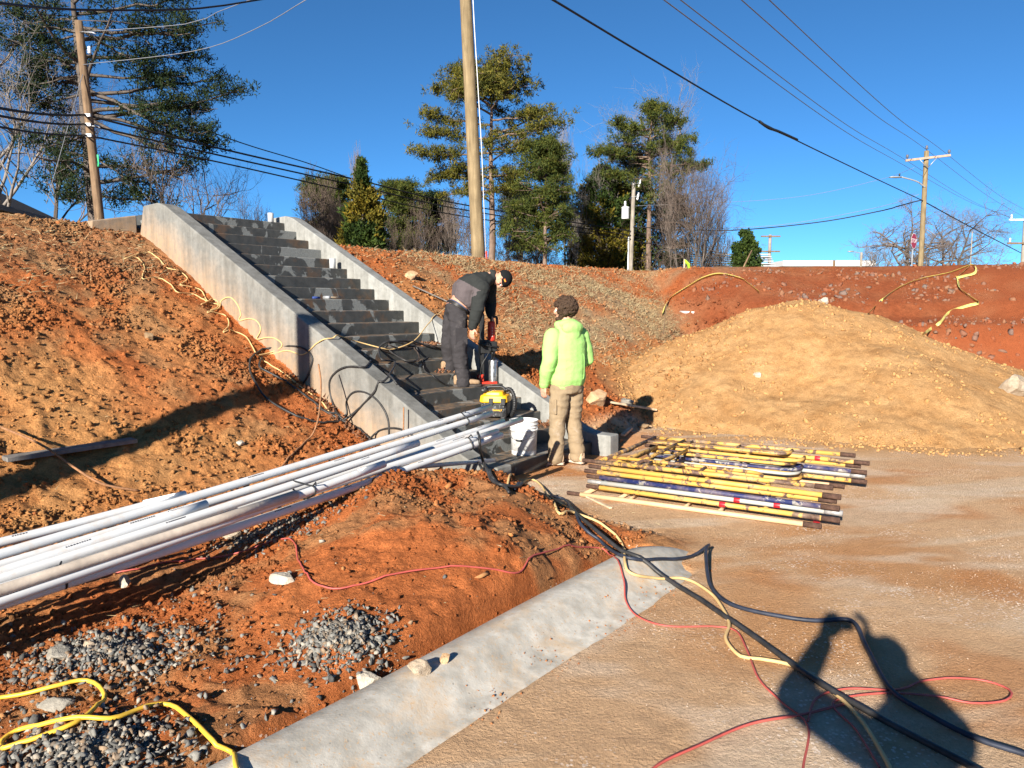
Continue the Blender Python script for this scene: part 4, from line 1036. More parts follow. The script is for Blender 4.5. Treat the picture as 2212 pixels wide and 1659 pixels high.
M['steel_grey'] = simple('galvanised_steel', (.34, .35, .36), .45, .5, metal=.4)
M['tank_grey'] = simple('painted_transformer_tank', (.62, .64, .66), .4, .4, .08)
def pole_at(u, v, y, top, r0, r1_, mat, label, name='utility_pole', lean=(0, 0), base=None):
    p = at_y(u, v, y); base = PLAT - .4 if base is None else base
    root = empty(name, (p[0], p[1], base)); tag(root, label, 'pole')
    h = top - base; n = 12; P = np.stack([np.linspace(0, lean[0], n), np.linspace(0, lean[1], n), np.linspace(0, h, n)], 1)
    m = MB(); m.tube(P, np.linspace(r0, r1_, n) * (1 + .012 * np.sin(np.arange(n) * 2.1)), 16); m.build('shaft', mat, root, smooth=True)
    return root, np.array([p[0], p[1], base]), h
def wire(P, rad, mat, label, group, name='power_line', n=5, sag=None):
    P = [np.asarray(p, float) for p in P]
    if len(P) == 2 and sag is not None:
        t = np.linspace(0, 1, 20); Q = P[0] + (P[1] - P[0]) * t[:, None]; Q[:, 2] -= sag * 4 * t * (1 - t)
    else: Q = catmull(P, .6)
    o = obj_from(name, *tube_geo(Q, rad, n), mat, smooth=True); tag(o, label, 'cable', group); return o
# the tall fresh pole behind the bending worker
root, pb, h = pole_at(1036, 568, 18.5, 11.5, .165, .125, M['pole_new'], 'tall fresh tan utility pole rising behind the bending worker', lean=(-.42, 0), base=2.3)
m = MB(); m.tube([(.17, -.03, .3), (.06, -.05, 3.2), (-.10, -.05, 6), (-.25, -.04, h)], .011, 6); m.build('ground_wire', M['porcelain'], root, smooth=True)
m = MB(); m.tube([(.175, -.1, 0), (.17, -.1, .75)], .022, 6); m.build('red_marker', simple('red_marker_plastic', (.62, .04, .02), .5), root, smooth=True)
# left pole in front of the pine
root, pl, hl = pole_at(222, 470, 24, 10.35, .145, .115, M['pole_old'], 'weathered brown utility pole at left in front of the big pine', lean=(-.42, 0), base=2.6)
for zz, sx in ((hl - .35, .16), (hl - 3.1, .14)):
    m = MB(); m.tube([(-.3 + sx * .2, -.12, zz), (-.1 + sx, -.15, zz - .03), (sx + .02, -.18, zz - .08)], .02, 6); m.build('bracket', M['steel_grey'], root, smooth=True)
m = MB(); m.lathe([(.03, 0), (.06, .03), (.04, .07), (.06, .11), (.04, .15), (.06, .19), (.02, .22)], 10, (-.05, -.16, hl - 1.0)); m.build('insulator', M['porcelain'], root, smooth=True)
for k, zz in enumerate((hl - 2.8, hl - 3.08, hl - 3.4)):
    m = MB(); m.box((-.22, -.13, zz), (.18, .08, .10)); m.build('cable_clamp', M['steel_grey'], root, bevel=.01)
m = MB(); m.box((.02, -.14, 3.6), (.05, .02, .35)); m.build('green_ribbon', simple('green_ribbon', (.02, .42, .16), .6), root)
# transformer pole
root, pt, ht = pole_at(1361, 570, 52, 10.1, .16, .125, M['pole_grey'], 'thin pole with a grey transformer in front of the dark cypress', lean=(.18, 0), base=2.5)
m = MB(); m.lathe([(.0, 0), (.24, 0), (.26, .04), (.26, .72), (.28, .74), (.24, .80), (.0, .82)], 16, (-.38, -.1, ht - 2.45)); can = m.build('transformer', M['tank_grey'], root, smooth=True)
m = MB(); m.lathe([(.04, 0), (.10, .06), (.05, .12), (.10, .18), (.05, .24), (.09, .30), (.03, .36)], 10, (-.40, -.1, ht - 1.62)); m.build('bushing', M['porcelain'], can, smooth=True)
for x, zz in ((.5, ht - .35), (.4, ht - 1.2)):
    m = MB(); m.lathe([(.05, 0), (.09, .1), (.05, .2), (.09, .3), (.05, .4), (.05, .5)], 8, (x, -.1, zz), (.2, 0, 1)); m.build('fuse', M['porcelain'], root, smooth=True)
    m = MB(); m.tube([(.0, -.1, zz + .2), (x, -.1, zz + .25)], .03, 6); m.build('arm', M['steel_grey'], root, smooth=True)
m = MB(); m.tube([(-.16, -.12, 0), (-.14, -.12, ht - 3.6)], .045, 8); m.build('riser_pipe', M['tank_grey'], root, smooth=True)
# right-hand pole with crossarm and street lamp
YR = 47.0
root, pr, hr = pole_at(1988, 583, YR, at_y(1989, 326, YR)[2], .16, .135, M['pole_new'], 'utility pole with crossarm and street lamp near the stop sign', base=2.4)
ca = R(-14); ax = np.array([math.cos(ca), math.sin(ca), 0.0])
m = MB(); m.box((0, -.2, hr - .45), (2.7, .11, .13), ((.993, 0, .115), (0, 1, 0), (-.115, 0, .993))); arm = m.build('crossarm', simple('crossarm_timber', (.36, .25, .18), .9, .2, .25, 6), root, bevel=.01)
for x in (-1.25, 1.25):
    m = MB(); m.lathe([(.03, 0), (.03, .08), (.10, .10), (.06, .16), (.09, .2), (.05, .27)], 10, (x, -.2, hr - .38 + x * .115)); m.build('insulator', simple('dark_insulator', (.10, .10, .12), .4), root, smooth=True)
    m = MB(); m.tube([(x * .45, -.27, hr - .45 + x * .05), (0, -.2, hr - 1.05)], .025, 5); m.build('brace', M['steel_grey'], root, smooth=True)
m = MB(); m.lathe([(.03, 0), (.03, .1), (.10, .12), (.06, .2), (.08, .26), (.05, .32)], 10, (0, 0, hr)); m.build('insulator', simple('dark_insulator', (.10, .10, .12), .4), root, smooth=True)
la = at_y(1987, 406, YR) - pr; lb = at_y(1941, 384, YR) - pr
m = MB(); m.tube(catmull([(0, -.1, la[2]), (-.6, -.2, la[2] + .35), (lb[0], -.3, lb[2])], .1), .045, 8); lamp = m.build('lamp_arm', M['steel_grey'], root, smooth=True)
m = MB(); m.ell((lb[0] - .35, -.32, lb[2] - .02), (.42, .14, .055)); m.build('lamp_head', M['steel_grey'], lamp, smooth=True)
m = MB(); m.lathe([(.05, 0), (.05, .12), (.03, .15)], 8, (lb[0] - .1, -.3, lb[2] + .05)); m.build('photocell', M['black_plastic'], lamp, smooth=True)
# wires from the left pole to the transformer pole and on
LP = lambda k: pl + np.array([-.30, -.2, (hl - 2.8, hl - 3.08, hl - 3.4)[k]])
TP = lambda k: at_y(1361, (499, 508, 516)[k], 51.8)
nm = ('uppermost', 'middle', 'lowest')
for k in range(3):
    a0 = at_y(-30, (228, 244, 268)[k], 16.5)
    wire([a0, LP(k)], .034 - .004 * k, M['wire'], nm[k] + ' of the three black cables left of the brown pole', 'cables from left edge to brown pole', sag=.08)
    P = [LP(k), at_y(480, (322, 337, 352)[k], 28), at_y(773, (389, 402, 418)[k], 35), at_y(1011, (444, 455, 469)[k], 42), TP(k)]
    wire(P, .036 - .004 * k, M['wire'], nm[k] + ' of the three black cables from brown pole to transformer pole', 'cables from brown pole to transformer pole')
    wire([TP(k), at_y(1663, (557, 563, 572)[k], 88)], .04, M['wire'], nm[k] + ' of the cables running right from the transformer pole', 'cables beyond the transformer pole', sag=.4)
wire([at_y(380, 255, 26), at_y(474, 292, 28), at_y(553, 319, 30), at_y(660, 351, 33), at_y(745, 381, 35)], .022, M['wire'], 'twisted dark service line above the three left cables', None)
wire([at_y(-40, 2, 9), at_y(100, 17, 11), at_y(230, 22, 12.5), at_y(430, 18, 15), at_y(580, -4, 17)], .018, M['wire'], 'heavy black cable sagging across the very top left corner', None)
wire([pl + np.array([-.35, -.1, hl - .35]), at_y(400, 52, 22), at_y(470, 26, 21), at_y(560, -8, 19)], .010, M['thin_wire'], 'thin pale wire leaving the brown pole top towards upper right', None)
wire([pl + np.array([-.3, -.1, hl - 1.3]), at_y(420, 110, 22), at_y(553, 62, 20), at_y(670, -6, 18)], .010, M['thin_wire'], 'second thin pale wire climbing right from the brown pole', None)
wire([pl + np.array([-.3, -.15, hl - 1.6]), at_y(100, 440, 22)], .010, M['thin_wire'], 'pale guy wire slanting down left of the brown pole', None, name='guy_wire', sag=0)
RPc = at_y(1990, 432, YR - .3)
wire([at_y(1140, -30, 15), at_y(1195, 0, 16.5), at_y(1400, 123, 21), at_y(1645, 265, 28.5), at_y(1869, 375, 38.5), RPc], .026, M['wire'], 'thick black cable sweeping from top centre to the crossarm pole', None)
wire([RPc, at_y(2100, 492, 55), at_y(2205, 546, 66)], .034, M['wire'], 'black cable continuing right of the crossarm pole to the frame edge', None)
m = MB(); m.tube(catmull([at_y(1640, 262, 28.4), at_y(1660, 276, 28.7), at_y(1682, 284, 29.6), at_y(1722, 302, 31)], .15), .05, 6); tag(m.build('cable_splice', M['wire'], smooth=True), 'bulky splice hanging on the thick black cable', 'splice')
wire([RPc, at_y(1937, 446, 48), at_y(1905, 455, 49), at_y(1760, 481, 50.5), at_y(1560, 498, 51.5), at_y(1368, 490, 51.8)], .036, M['wire'], 'black cable sagging from the crossarm pole left to the transformer pole', None)
wire([at_y(1985, 420, YR - .2), at_y(1900, 447, 48.5), at_y(1700, 484, 50.5), at_y(1540, 494, 51.6)], .016, M['thin_wire'], 'thin wire just above the sagging black cable', None)
wire([at_y(1975, 362, YR - .2), at_y(1900, 388, 49), at_y(1700, 428, 51), at_y(1372, 445, 52)], .012, M['thin_wire'], 'faint wire from below the crossarm to the transformer pole', None)
for (u0, y0), (u1, v1), (u2, v2), lab in (((1432, 16), (1944, 352), (2187, 471), 'first from left of the four thin wires at top right'), ((1468, 16.5), (1944, 338), (2190, 474), 'second from left of the four thin wires at top right'),
                                    ((1600, 17), (1990, 315), (2230, 478), 'third from left of the four thin wires at top right'), ((1660, 17.5), (2033, 323), (2230, 462), 'last on the right of the four thin wires at top right')):
    a = at_y(u0, -2, y0); b_ = at_y(u1, v1, YR - .2); c_ = at_y(u2, v2, 74)
    wire([a + (a - b_) * .12 + UP * .2, a, a * .5 + b_ * .5 + UP * -.25, b_, b_ * .5 + c_ * .5 - UP * .35, c_], .013, M['thin_wire'], lab, 'thin wires to the crossarm pole')
# pole at the right edge, and far poles
root, p2, h2 = pole_at(2208, 580, 70, at_y(2208, 468, 70)[2], .18, .15, M['pole_grey'], 'grey pole with double crossarms cut by the right edge', base=2.4)
for zz, ll in ((h2 - .3, 3.2), (h2 - 2.4, 3.2)):
    m = MB(); m.box((0, -.2, zz), (ll, .14, .16)); m.build('crossarm', M['porcelain'] if zz > h2 - 1 else M['pole_old'], root, bevel=.01)
    m = MB(); m.lathe([(.05, 0), (.1, .12), (.05, .2), (.1, .3), (.04, .4)], 8, (-1.4, -.2, zz + .08)); m.build('insulator', M['porcelain'], root, smooth=True)
for u, vt, yy, lab, r in ((1661, 507, 88, 'far pale pole with hardware beside the grey shed', .2), (1801, 562, 110, 'short dark far pole between the pale pole and lamp pole', .2), (1859, 545, 100, 'far grey lamp pole left of the big bare tree', .17), (2095, 500, 60, 'thin rusty rod standing on the cut edge at right', .045)):
    root, p3, h3 = pole_at(u, 590, yy, at_y(u, vt, yy)[2], r, r * .85, M['pole_grey'] if u != 1801 else M['pole_old'], lab, base=2.0)
    if u == 1661:
        for zz in (h3 - .2, h3 - 1.9):
            m = MB(); m.box((0, -.2, zz), (2.2, .15, .15)); m.build('crossarm', M['pole_old'], root)
    if u == 1859:
        m = MB(); m.tube([(0, 0, h3 - .1), (-1.2, 0, h3 + .1)], .05, 6); a_ = m.build('lamp_arm', M['steel_grey'], root); m = MB(); m.ell((-1.4, 0, h3 + .1), (.45, .2, .1)); m.build('lamp_head', M['steel_grey'], a_, smooth=True)
    if u == 1801:
        m = MB(); m.box((-1.6, -.1, h3 - 1.6), (1.4, .12, .3)); m.build('cable_box', M['black_plastic'], root)
# survey stakes
for (u, v), (ut, vt), yy, wd, lab, rib in (((1478, 590), (1479, 560), 20.3, .035, 'pale survey stake with a green ribbon on the bank crest', True), ((1588, 592), (1624, 541), 21, .03, 'brown stick leaning right on the crest before the holly', False), ((1433, 690), (1440, 655), 15.5, .015, 'thin wooden peg in the grass at the caution tape end', False)):
    A = at_y(u, v, yy); A[2] -= .3; Bq = at_y(ut, vt, yy); root = empty('survey_stake', tuple(A)); tag(root, lab, 'stake')
    m = MB(); m.tube([(0, 0, 0), Bq - A], wd * .7, 4); m.build('shaft', M['plank'] if rib else M['pole_old'], root)
    if rib:
        m = MB(); m.tube([(Bq - A) * .95, (Bq - A) * .8 + np.array([.10, -.03, 0]), (Bq - A) * .6 + np.array([.12, -.03, 0]), (Bq - A) * .55 + np.array([.04, -.03, 0])], .035, 4); m.build('ribbon', simple('lime_ribbon', (.30, .55, .03), .6), root)
# stop sign
SY = 40.0; ps = at_y(1969, 585, SY); top = at_y(1970, 503, SY)
root = empty('stop_sign', (ps[0], ps[1], 2.4), R(43)); tag(root, 'faded stop sign seen almost edge-on beside the crossarm pole', 'sign')
m = MB(); m.tube([(0, 0, 0), (0, 0, top[2] - 2.4 - .1)], .035, 6); m.build('post', M['steel_grey'], root)
zc = top[2] - 2.4 - .42
def octo(r): return [(r * math.cos(R(22.5 + 45 * k)), -.045, zc + r * math.sin(R(22.5 + 45 * k))) for k in range(8)]
m = MB(); m.prism(octo(.42), (0, .005, 0)); pl_ = m.build('plate', simple('white_sign_edge', (.6, .55, .58), .5), root)
m = MB(); m.prism([(x, y - .003, z_) for x, y, z_ in octo(.39)], (0, .002, 0)); m.build('red_face', simple('sign_red', (.30, .02, .045), .5), pl_)
text_mesh('lettering', 'STOP', .30, simple('white_sign_letters', (.72, .66, .68), .5), root, (0, -.051, zc), (math.pi / 2, 0, 0), .0008, .004)

# ------------------------------------------------------------------ caution tape
def tape(P, label, wd=.060, lift=.05, name='caution_tape', words=()):
    pts = [hit2(u, v, lift + (q[0] if q else 0)) for u, v, *q in P]
    Q = catmull(pts, .06); n = len(Q); r_ = random.Random(len(P) * 7 + int(P[0][0]))
    T = np.gradient(Q, axis=0); T /= np.linalg.norm(T, axis=1)[:, None]
    ph = np.cumsum(np.array([r_.gauss(0, .06) for _ in range(n)])) + .9
    sx = np.cross(T, UP); sx /= np.linalg.norm(sx, axis=1)[:, None]; up = np.cross(sx, T)
    wv = sx * np.cos(ph)[:, None] + up * np.abs(np.sin(ph))[:, None]
    V = np.concatenate([Q - wv * wd / 2, Q + wv * wd / 2, Q + wv * wd / 2 + UP * .003, Q - wv * wd / 2 + UP * .003]); f = []
    for i in range(n - 1):
        for a, b_ in ((0, 1), (1, 2), (2, 3), (3, 0)): f.append((a * n + i, a * n + i + 1, b_ * n + i + 1, b_ * n + i))
    root = empty(name, tuple(Q[0])); tag(root, label, 'tape', 'yellow caution tapes on the cut')
    obj_from('ribbon', V - Q[0], f, M['tape'], root, smooth=True)
    for a, b_ in words:     # black printed words, along the ribbon
        m = MB(); i0 = int(a * n); i1 = int(b_ * n)
        k = i0
        while k < i1 - 1:
            c = Q[k] + UP * .0045; nn = np.cross(T[k], wv[k]); nn = nn / np.linalg.norm(nn); nn = nn if nn[1] < 0 else -nn
            m.box(c - Q[0] + nn * .003, (.03, wd * .6, .002), (T[k], wv[k], nn)); k += 1 if r_.random() < .75 else 2
        tag(m.build('printed_word', M['print'], root), kind='stuff')
M['tape'] = simple('yellow_tape', (.60, .53, .15), .45, .4, .15, 3)
tape([(1431, 682), (1437, 664), (1450, 647), (1490, 621), (1520, 604), (1555, 596), (1600, 606), (1618, 618), (1640, 636)], 'yellow caution tape arching over the grassy end of the bank', words=((.2, .4), (.62, .7)))
tape([(1877, 682), (1890, 668), (1908, 651), (1930, 634), (1953, 621), (1989, 607), (2049, 594), (2080, 583), (2096, 577)], 'yellow caution tape slanting from the sandy heap up to the cut edge', words=((.45, .62),))
tape([(2096, 577), (2107, 580), (2106, 594), (2085, 600), (2067, 604), (2080, 592), (2093, 580)], 'knot of yellow caution tape at the top of the cut')
tape([(2066, 602), (2069, 610), (2073, 627), (2090, 642), (2109, 656), (2113, 660), (2085, 667), (2049, 681), (2031, 702), (2010, 716), (1992, 731)], 'yellow caution tape zigzagging down the red cut face', words=((.05, .15),))

# ------------------------------------------------------------------ far buildings
def house_left():
    p = at_y(-6, 460, 30); root = empty('grey_house', (p[0] - 3.2, 30, 2.4), R(8)); tag(root, 'dark grey sided house corner at the far left edge', 'house')
    sid = simple('grey_siding', (.16, .155, .15), .8, .2, .15, 5); wht = simple('grey_fascia', (.13, .125, .125), .7)
    for k in range(14):
        m = MB(); m.box((0, -.01 * (k % 2), .15 + k * .21), (7, 6, .2)); m.build('siding_board', sid, root, bevel=.01)
    m = MB(); m.prism([(-4.0, -3.5, 3.05), (4.0, -3.5, 3.05), (0, -3.5, 5.0)], (0, 7, 0)); m.build('roof', simple('dark_shingle', (.06, .058, .06), .9, .1, .3, 20), root, bevel=.02)
    m = MB(); m.box((3.98, 0, 3.0), (.16, 7.2, .2)); m.build('gutter', wht, root, bevel=.02)
house_left()
def shed():
    p = at_y(1572, 560, 60); root = empty('metal_shed', (p[0], 60, 2.4)); tag(root, 'grey ribbed metal shed behind the holly', 'shed')
    L = at_y(1652, 560, 60)[0] - p[0] + 1.0
    m = MB(); m.box((-1.0, 0, .9), (2 * L, 4, 1.8)); m.build('wall', simple('shed_wall', (.36, .36, .36), .6), root)
    for k in range(9):
        m = MB(); m.box((-1.0, -2.3 + k * .25, 1.92 + k * .19), (2 * L + .6, .24, .10)); m.build('roof_sheet', simple('shed_roof', (.34, .34, .34), .6), root, bevel=.02)
shed()
def white_hall():
    a = at_y(1672, 575, 130); b_ = at_y(1850, 575, 130); root = empty('white_hall', ((a[0] + b_[0]) / 2, 130, 2.0)); tag(root, 'long low white building far off beyond the cut', 'building')
    L = b_[0] - a[0]
    m = MB(); m.box((0, 0, 2.5), (L, 10, 5.6)); m.build('wall', simple('white_render', (.55, .54, .52), .7), root)
    m = MB(); m.box((0, -.3, at_y(1760, 573, 130)[2] - 2.0), (L + 1, 11, .9)); m.build('parapet', simple('white_parapet', (.58, .57, .56), .7), root, bevel=.05)
    m = MB(); m.box((L * .3, -.2, at_y(1760, 571, 130)[2] - 1.85), (L * .38, 9, .5)); m.build('roof_unit', simple('white_parapet2', (.56, .56, .55), .7), root, bevel=.05)
white_hall()
# ------------------------------------------------------------------ trees
def seg_mesh(S, n=4):
    """S: rows p0(3) p1(3) r0 r1 -> prisms"""
    S = np.asarray(S, float); p0, p1, r0, r1_ = S[:, :3], S[:, 3:6], S[:, 6], S[:, 7]
    T = p1 - p0; T /= np.linalg.norm(T, axis=1)[:, None] + 1e-9
    a = np.where(np.abs(T[:, 2:3]) < .9, np.array([[0, 0, 1.0]]), np.array([[1.0, 0, 0]]))
    U = np.cross(T, a); U /= np.linalg.norm(U, axis=1)[:, None] + 1e-9; V = np.cross(T, U)
    ang = np.arange(n) * 2 * math.pi / n; c, s_ = np.cos(ang), np.sin(ang)
    ring = U[:, None] * c[None, :, None] + V[:, None] * s_[None, :, None]
    v = np.concatenate([p0[:, None] + ring * r0[:, None, None], p1[:, None] + ring * r1_[:, None, None]], 1)
    j = np.arange(n); q = np.stack([j, (j + 1) % n, (j + 1) % n + n, j + n], 1)
    f = (q[None] + 2 * n * np.arange(len(S))[:, None, None]).reshape(-1, 4)
    return v.reshape(-1, 3), f
def needles(centres, rad, per, length, width, r_, up=0.35, dirs=None):
    n = len(centres)
    c = np.repeat(centres, per, 0) + r_.normal(size=(n * per, 3)) * rad
    d = r_.normal(size=(n * per, 3)); d[:, 2] += up * 1.5
    if dirs is not None: d = d * .6 + np.repeat(dirs, per, 0)
    d /= np.linalg.norm(d, axis=1)[:, None]
    k = np.cross(d, r_.normal(size=(n * per, 3))); k /= np.linalg.norm(k, axis=1)[:, None]
    L = length * r_.uniform(.6, 1.25, n * per)[:, None]; w_ = width * r_.uniform(.6, 1.3, n * per)[:, None]
    v = np.stack([c - k * w_, c + k * w_, c + d * L], 1).reshape(-1, 3)
    return v, np.arange(len(v)).reshape(-1, 3)
def leaf_mat(name, cols, rough=.6):
    m, nt, b = new_mat(name, rough, .06); g = nt.nodes.new('ShaderNodeNewGeometry')
    c = ramp(nt, g.outputs['Random Per Island'], [(i / max(1, len(cols) - 1), k) for i, k in enumerate(cols)])
    p = ramp(nt, noise_node(nt, .9, 3, .6, g.outputs['Position']), [(.35, (.7, .75, .8)), (.65, (1.25, 1.15, .9))])
    nt.links.new(mixc(nt, 1.0, c, p, 'MULTIPLY'), b.inputs['Base Color']); return m
M['bark'] = wood('grey_brown_bark', (.05, .04, .034), (.135, .112, .096), (5, 5, 1.5))
M['bark_red'] = wood('pine_bark', (.085, .055, .04), (.24, .17, .13), (5, 5, 2.0))
M['twig'] = simple('bare_twigs', (.17, .135, .115), .9, .15, .3, .7)
M['twig_pale'] = simple('pale_twigs', (.20, .175, .155), .9, .15, .3, .7)
M['twig_red'] = simple('reddish_brush', (.115, .085, .068), .9, .15, .35, .6)
M['needle_dark'] = leaf_mat('dark_pine_needles', [(.009, .018, .012), (.017, .030, .014), (.030, .040, .014)])
M['needle'] = leaf_mat('pine_needles', [(.022, .038, .012), (.045, .062, .016), (.085, .088, .020), (.034, .05, .014)])
M['needle_gold'] = leaf_mat('sunny_pine_needles', [(.03, .042, .012), (.075, .078, .017), (.13, .11, .022), (.05, .06, .016)])
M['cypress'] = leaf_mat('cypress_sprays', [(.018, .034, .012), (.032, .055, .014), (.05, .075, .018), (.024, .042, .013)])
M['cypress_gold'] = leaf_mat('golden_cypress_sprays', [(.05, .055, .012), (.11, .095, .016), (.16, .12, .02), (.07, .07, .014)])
def limb(r_, p, d, L, rad, k=6, trop=0.0, jit=.18):
    segs = []; pts = [p.copy()]; d = d / np.linalg.norm(d)
    for i in range(k):
        d = d + r_.normal(size=3) * jit + np.array([0, 0, trop]); d /= np.linalg.norm(d)
        q = p + d * L / k; a = rad * (1 - i / k * .8); b_ = rad * (1 - (i + 1) / k * .8)
        segs.append(np.concatenate([p, q, [a, b_]])); p = q; pts.append(p.copy())
    return segs, np.array(pts), d
def pine(u, y, env, label, seed, mat, name='pine_tree', base=PLAT - .3, limbs=46, crown_lo=None, trunk_r=.2, pads=5, per=13, lean=0.0, need=(.26, .05), group=None, bark='bark_red', clump=.30, tips=(), dens=5):
    """env: rows (v, left u, right u) of the crown outline in the photograph"""
    r_ = np.random.default_rng(seed); env = np.array(env, float); x0 = at_y(u, 600, y)[0]
    zz = np.array([at_y(u, v, y)[2] for v in env[:, 0]]); lw = x0 - np.array([at_y(a, 600, y)[0] for a in env[:, 1]]); rw = np.array([at_y(a, 600, y)[0] for a in env[:, 2]]) - x0
    o_ = np.argsort(zz); zz, lw, rw = zz[o_], lw[o_], rw[o_]
    top = zz[-1]; root = empty(name, (x0, y, base)); tag(root, label, 'tree', group); O = np.array([x0, y, base])
    ts = []; nT = 14; tp = np.stack([np.linspace(0, lean, nT) + .05 * np.cumsum(r_.normal(size=nT)) * .6, .05 * np.cumsum(r_.normal(size=nT)) * .6, np.linspace(0, top - base - .4, nT)], 1)
    tr = trunk_r * (1 - np.linspace(0, .85, nT)); m = MB(); m.tube(tp, tr, 9); trunk = m.build('trunk', M[bark], root, smooth=True)
    segs = []; cl = []
    for su, sv, eu, ev in tips:     # the limbs one can follow in the photograph
        dy = r_.uniform(-1.6, 1.0); a = at_y(su, sv, y) - O; a[0] = np.interp(a[2], tp[:, 2], tp[:, 0]); a[1] = 0; e = at_y(eu, ev, y + dy) - O
        L = np.linalg.norm(e - a); t = np.linspace(0, 1, 9)[:, None]; mid_ = a * .45 + e * .55 + np.array([0, 0, -.05 * L]); P = (1 - t) ** 2 * a + 2 * t * (1 - t) * mid_ + t * t * e; P = P + r_.normal(size=P.shape) * .05 * L / 5 * np.sin(t * 3.14)
        rr = np.linspace(.022 + .012 * L, .012, 9)
        for k in range(8): segs.append(np.concatenate([P[k], P[k + 1], [rr[k], rr[k + 1]]]))
        for j in range(int(7 + dens * L)):
            t_ = r_.uniform(.30, 1.0) ** .8; c = np.array([np.interp(t_ * 8, np.arange(9), P[:, k]) for k in range(3)])
            sd_ = np.array([r_.normal() * .5, r_.normal() * .6, r_.normal() * .22 + .12]) * (.35 + .45 * math.sin(math.pi * min(1, t_ * .95)))
            q_ = c + sd_; segs.append(np.concatenate([c, q_, [.018, .007]]))
            for _ in range(3): cl.append(q_ + r_.normal(size=3) * np.array([.24, .24, .09]))
    for i in range(limbs):
        z = r_.uniform(zz[0], top - .15) if i > limbs * .25 else r_.uniform(zz[len(zz) // 2], top - .1)
        az = r_.uniform(0, 2 * math.pi); ca, sa = math.cos(az), math.sin(az)
        ext = (np.interp(z, zz, rw) if ca > 0 else np.interp(z, zz, lw)); dep = (np.interp(z, zz, rw) + np.interp(z, zz, lw)) / 2
        L = math.sqrt((ext * ca) ** 2 + (dep * sa) ** 2) * r_.uniform(.72, 1.02)
        if L < .3: continue
        zs = z - L * r_.uniform(.0, .30); zs = max(zs, base + 1.5)
        px = np.array([np.interp(zs - base, tp[:, 2], tp[:, k]) for k in range(3)])
        sg, pts, dd = limb(r_, px, np.array([ca, sa, (z - zs) / L + .02]), L, .012 + .012 * L + trunk_r * .10, 6, .02, .10)
        segs += sg
        for j in range(pads + int(L)):
            t = r_.uniform(.38, 1.02); c = np.array([np.interp(t * 6, np.arange(7), pts[:, k]) for k in range(3)])
            sd_ = np.array([r_.normal(), r_.normal(), r_.normal() * .35 + .1]) * (.18 + .11 * L) * 1.2
            e = c + sd_; segs.append(np.concatenate([c, e, [.02, .008]]))
            for q in range(3): cl.append(e + r_.normal(size=3) * np.array([.24, .24, .11]) * (.7 + .12 * L))
    v, f = seg_mesh(segs, 4); obj_from('branches', v, f, M[bark], root)
    v, f = needles(np.array(cl), clump * .36, per * 2, need[0] * .72, need[1] * .50, r_); obj_from('foliage', v, f, M[mat], root)
    return root
def cypress(u, y, env, label, seed, mats, name='cypress_tree', base=PLAT - .3, n=9000, group=None, size=(.20, .05)):
    r_ = np.random.default_rng(seed); env = np.array(env, float); x0 = at_y(u, 600, y)[0]
    zz = np.array([at_y(u, v, y)[2] for v in env[:, 0]]); lw = x0 - np.array([at_y(a, 600, y)[0] for a in env[:, 1]]); rw = np.array([at_y(a, 600, y)[0] for a in env[:, 2]]) - x0
    o_ = np.argsort(zz); zz, lw, rw = zz[o_], lw[o_], rw[o_]; lo = min(zz[0], base + .4)
    root = empty(name, (x0, y, base)); tag(root, label, 'tree', group); O = np.array([x0, y, base])
    m = MB(); m.tube([(0, 0, 0), (0.02, 0, (zz[-1] - base) * .5), (0, 0, zz[-1] - base - .1)], [.16, .10, .015], 8); m.build('trunk', M['bark'], root, smooth=True)
    # boughs: each a drooping wand carrying sprays
    nb = n // 26; segs = []; C1 = []; D1 = []
    for i in range(nb):
        z = lo + (zz[-1] - lo) * (1 - math.sqrt(r_.uniform(0, 1))) if r_.random() < .6 else r_.uniform(lo, zz[-1])
        az = r_.uniform(0, 2 * math.pi); ca, sa = math.cos(az), math.sin(az)
        e = (np.interp(z, zz, rw) if ca > 0 else np.interp(z, zz, lw)); dp = (np.interp(z, zz, rw) + np.interp(z, zz, lw)) / 2
        L = math.sqrt((e * ca) ** 2 + (dp * sa) ** 2) * r_.uniform(.75, 1.06)
        a = np.array([0, 0, max(.2, z - base - L * .35)]); b_ = np.array([ca * L, sa * L, z - base])
        segs.append(np.concatenate([a, b_, [.02, .006]]))
        t = r_.uniform(.35, 1.05, 26) ** .7
        P = a + (b_ - a) * t[:, None] + r_.normal(size=(26, 3)) * .13 * (.5 + .3 * L)
        C1.append(P); D1.append(np.tile((b_ - a) / (np.linalg.norm(b_ - a) + 1e-6) + np.array([0, 0, .35]), (26, 1)))
    C1 = np.concatenate(C1); D1 = np.concatenate(D1)
    v, f = seg_mesh(segs, 3); obj_from('branches', v, f, M['bark'], root)
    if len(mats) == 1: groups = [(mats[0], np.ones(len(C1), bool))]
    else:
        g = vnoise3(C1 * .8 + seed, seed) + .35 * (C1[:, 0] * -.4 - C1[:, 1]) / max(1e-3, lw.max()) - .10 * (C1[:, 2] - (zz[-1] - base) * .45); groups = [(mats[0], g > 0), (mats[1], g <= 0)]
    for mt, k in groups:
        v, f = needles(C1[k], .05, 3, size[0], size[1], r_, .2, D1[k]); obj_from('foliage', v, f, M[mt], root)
    return root
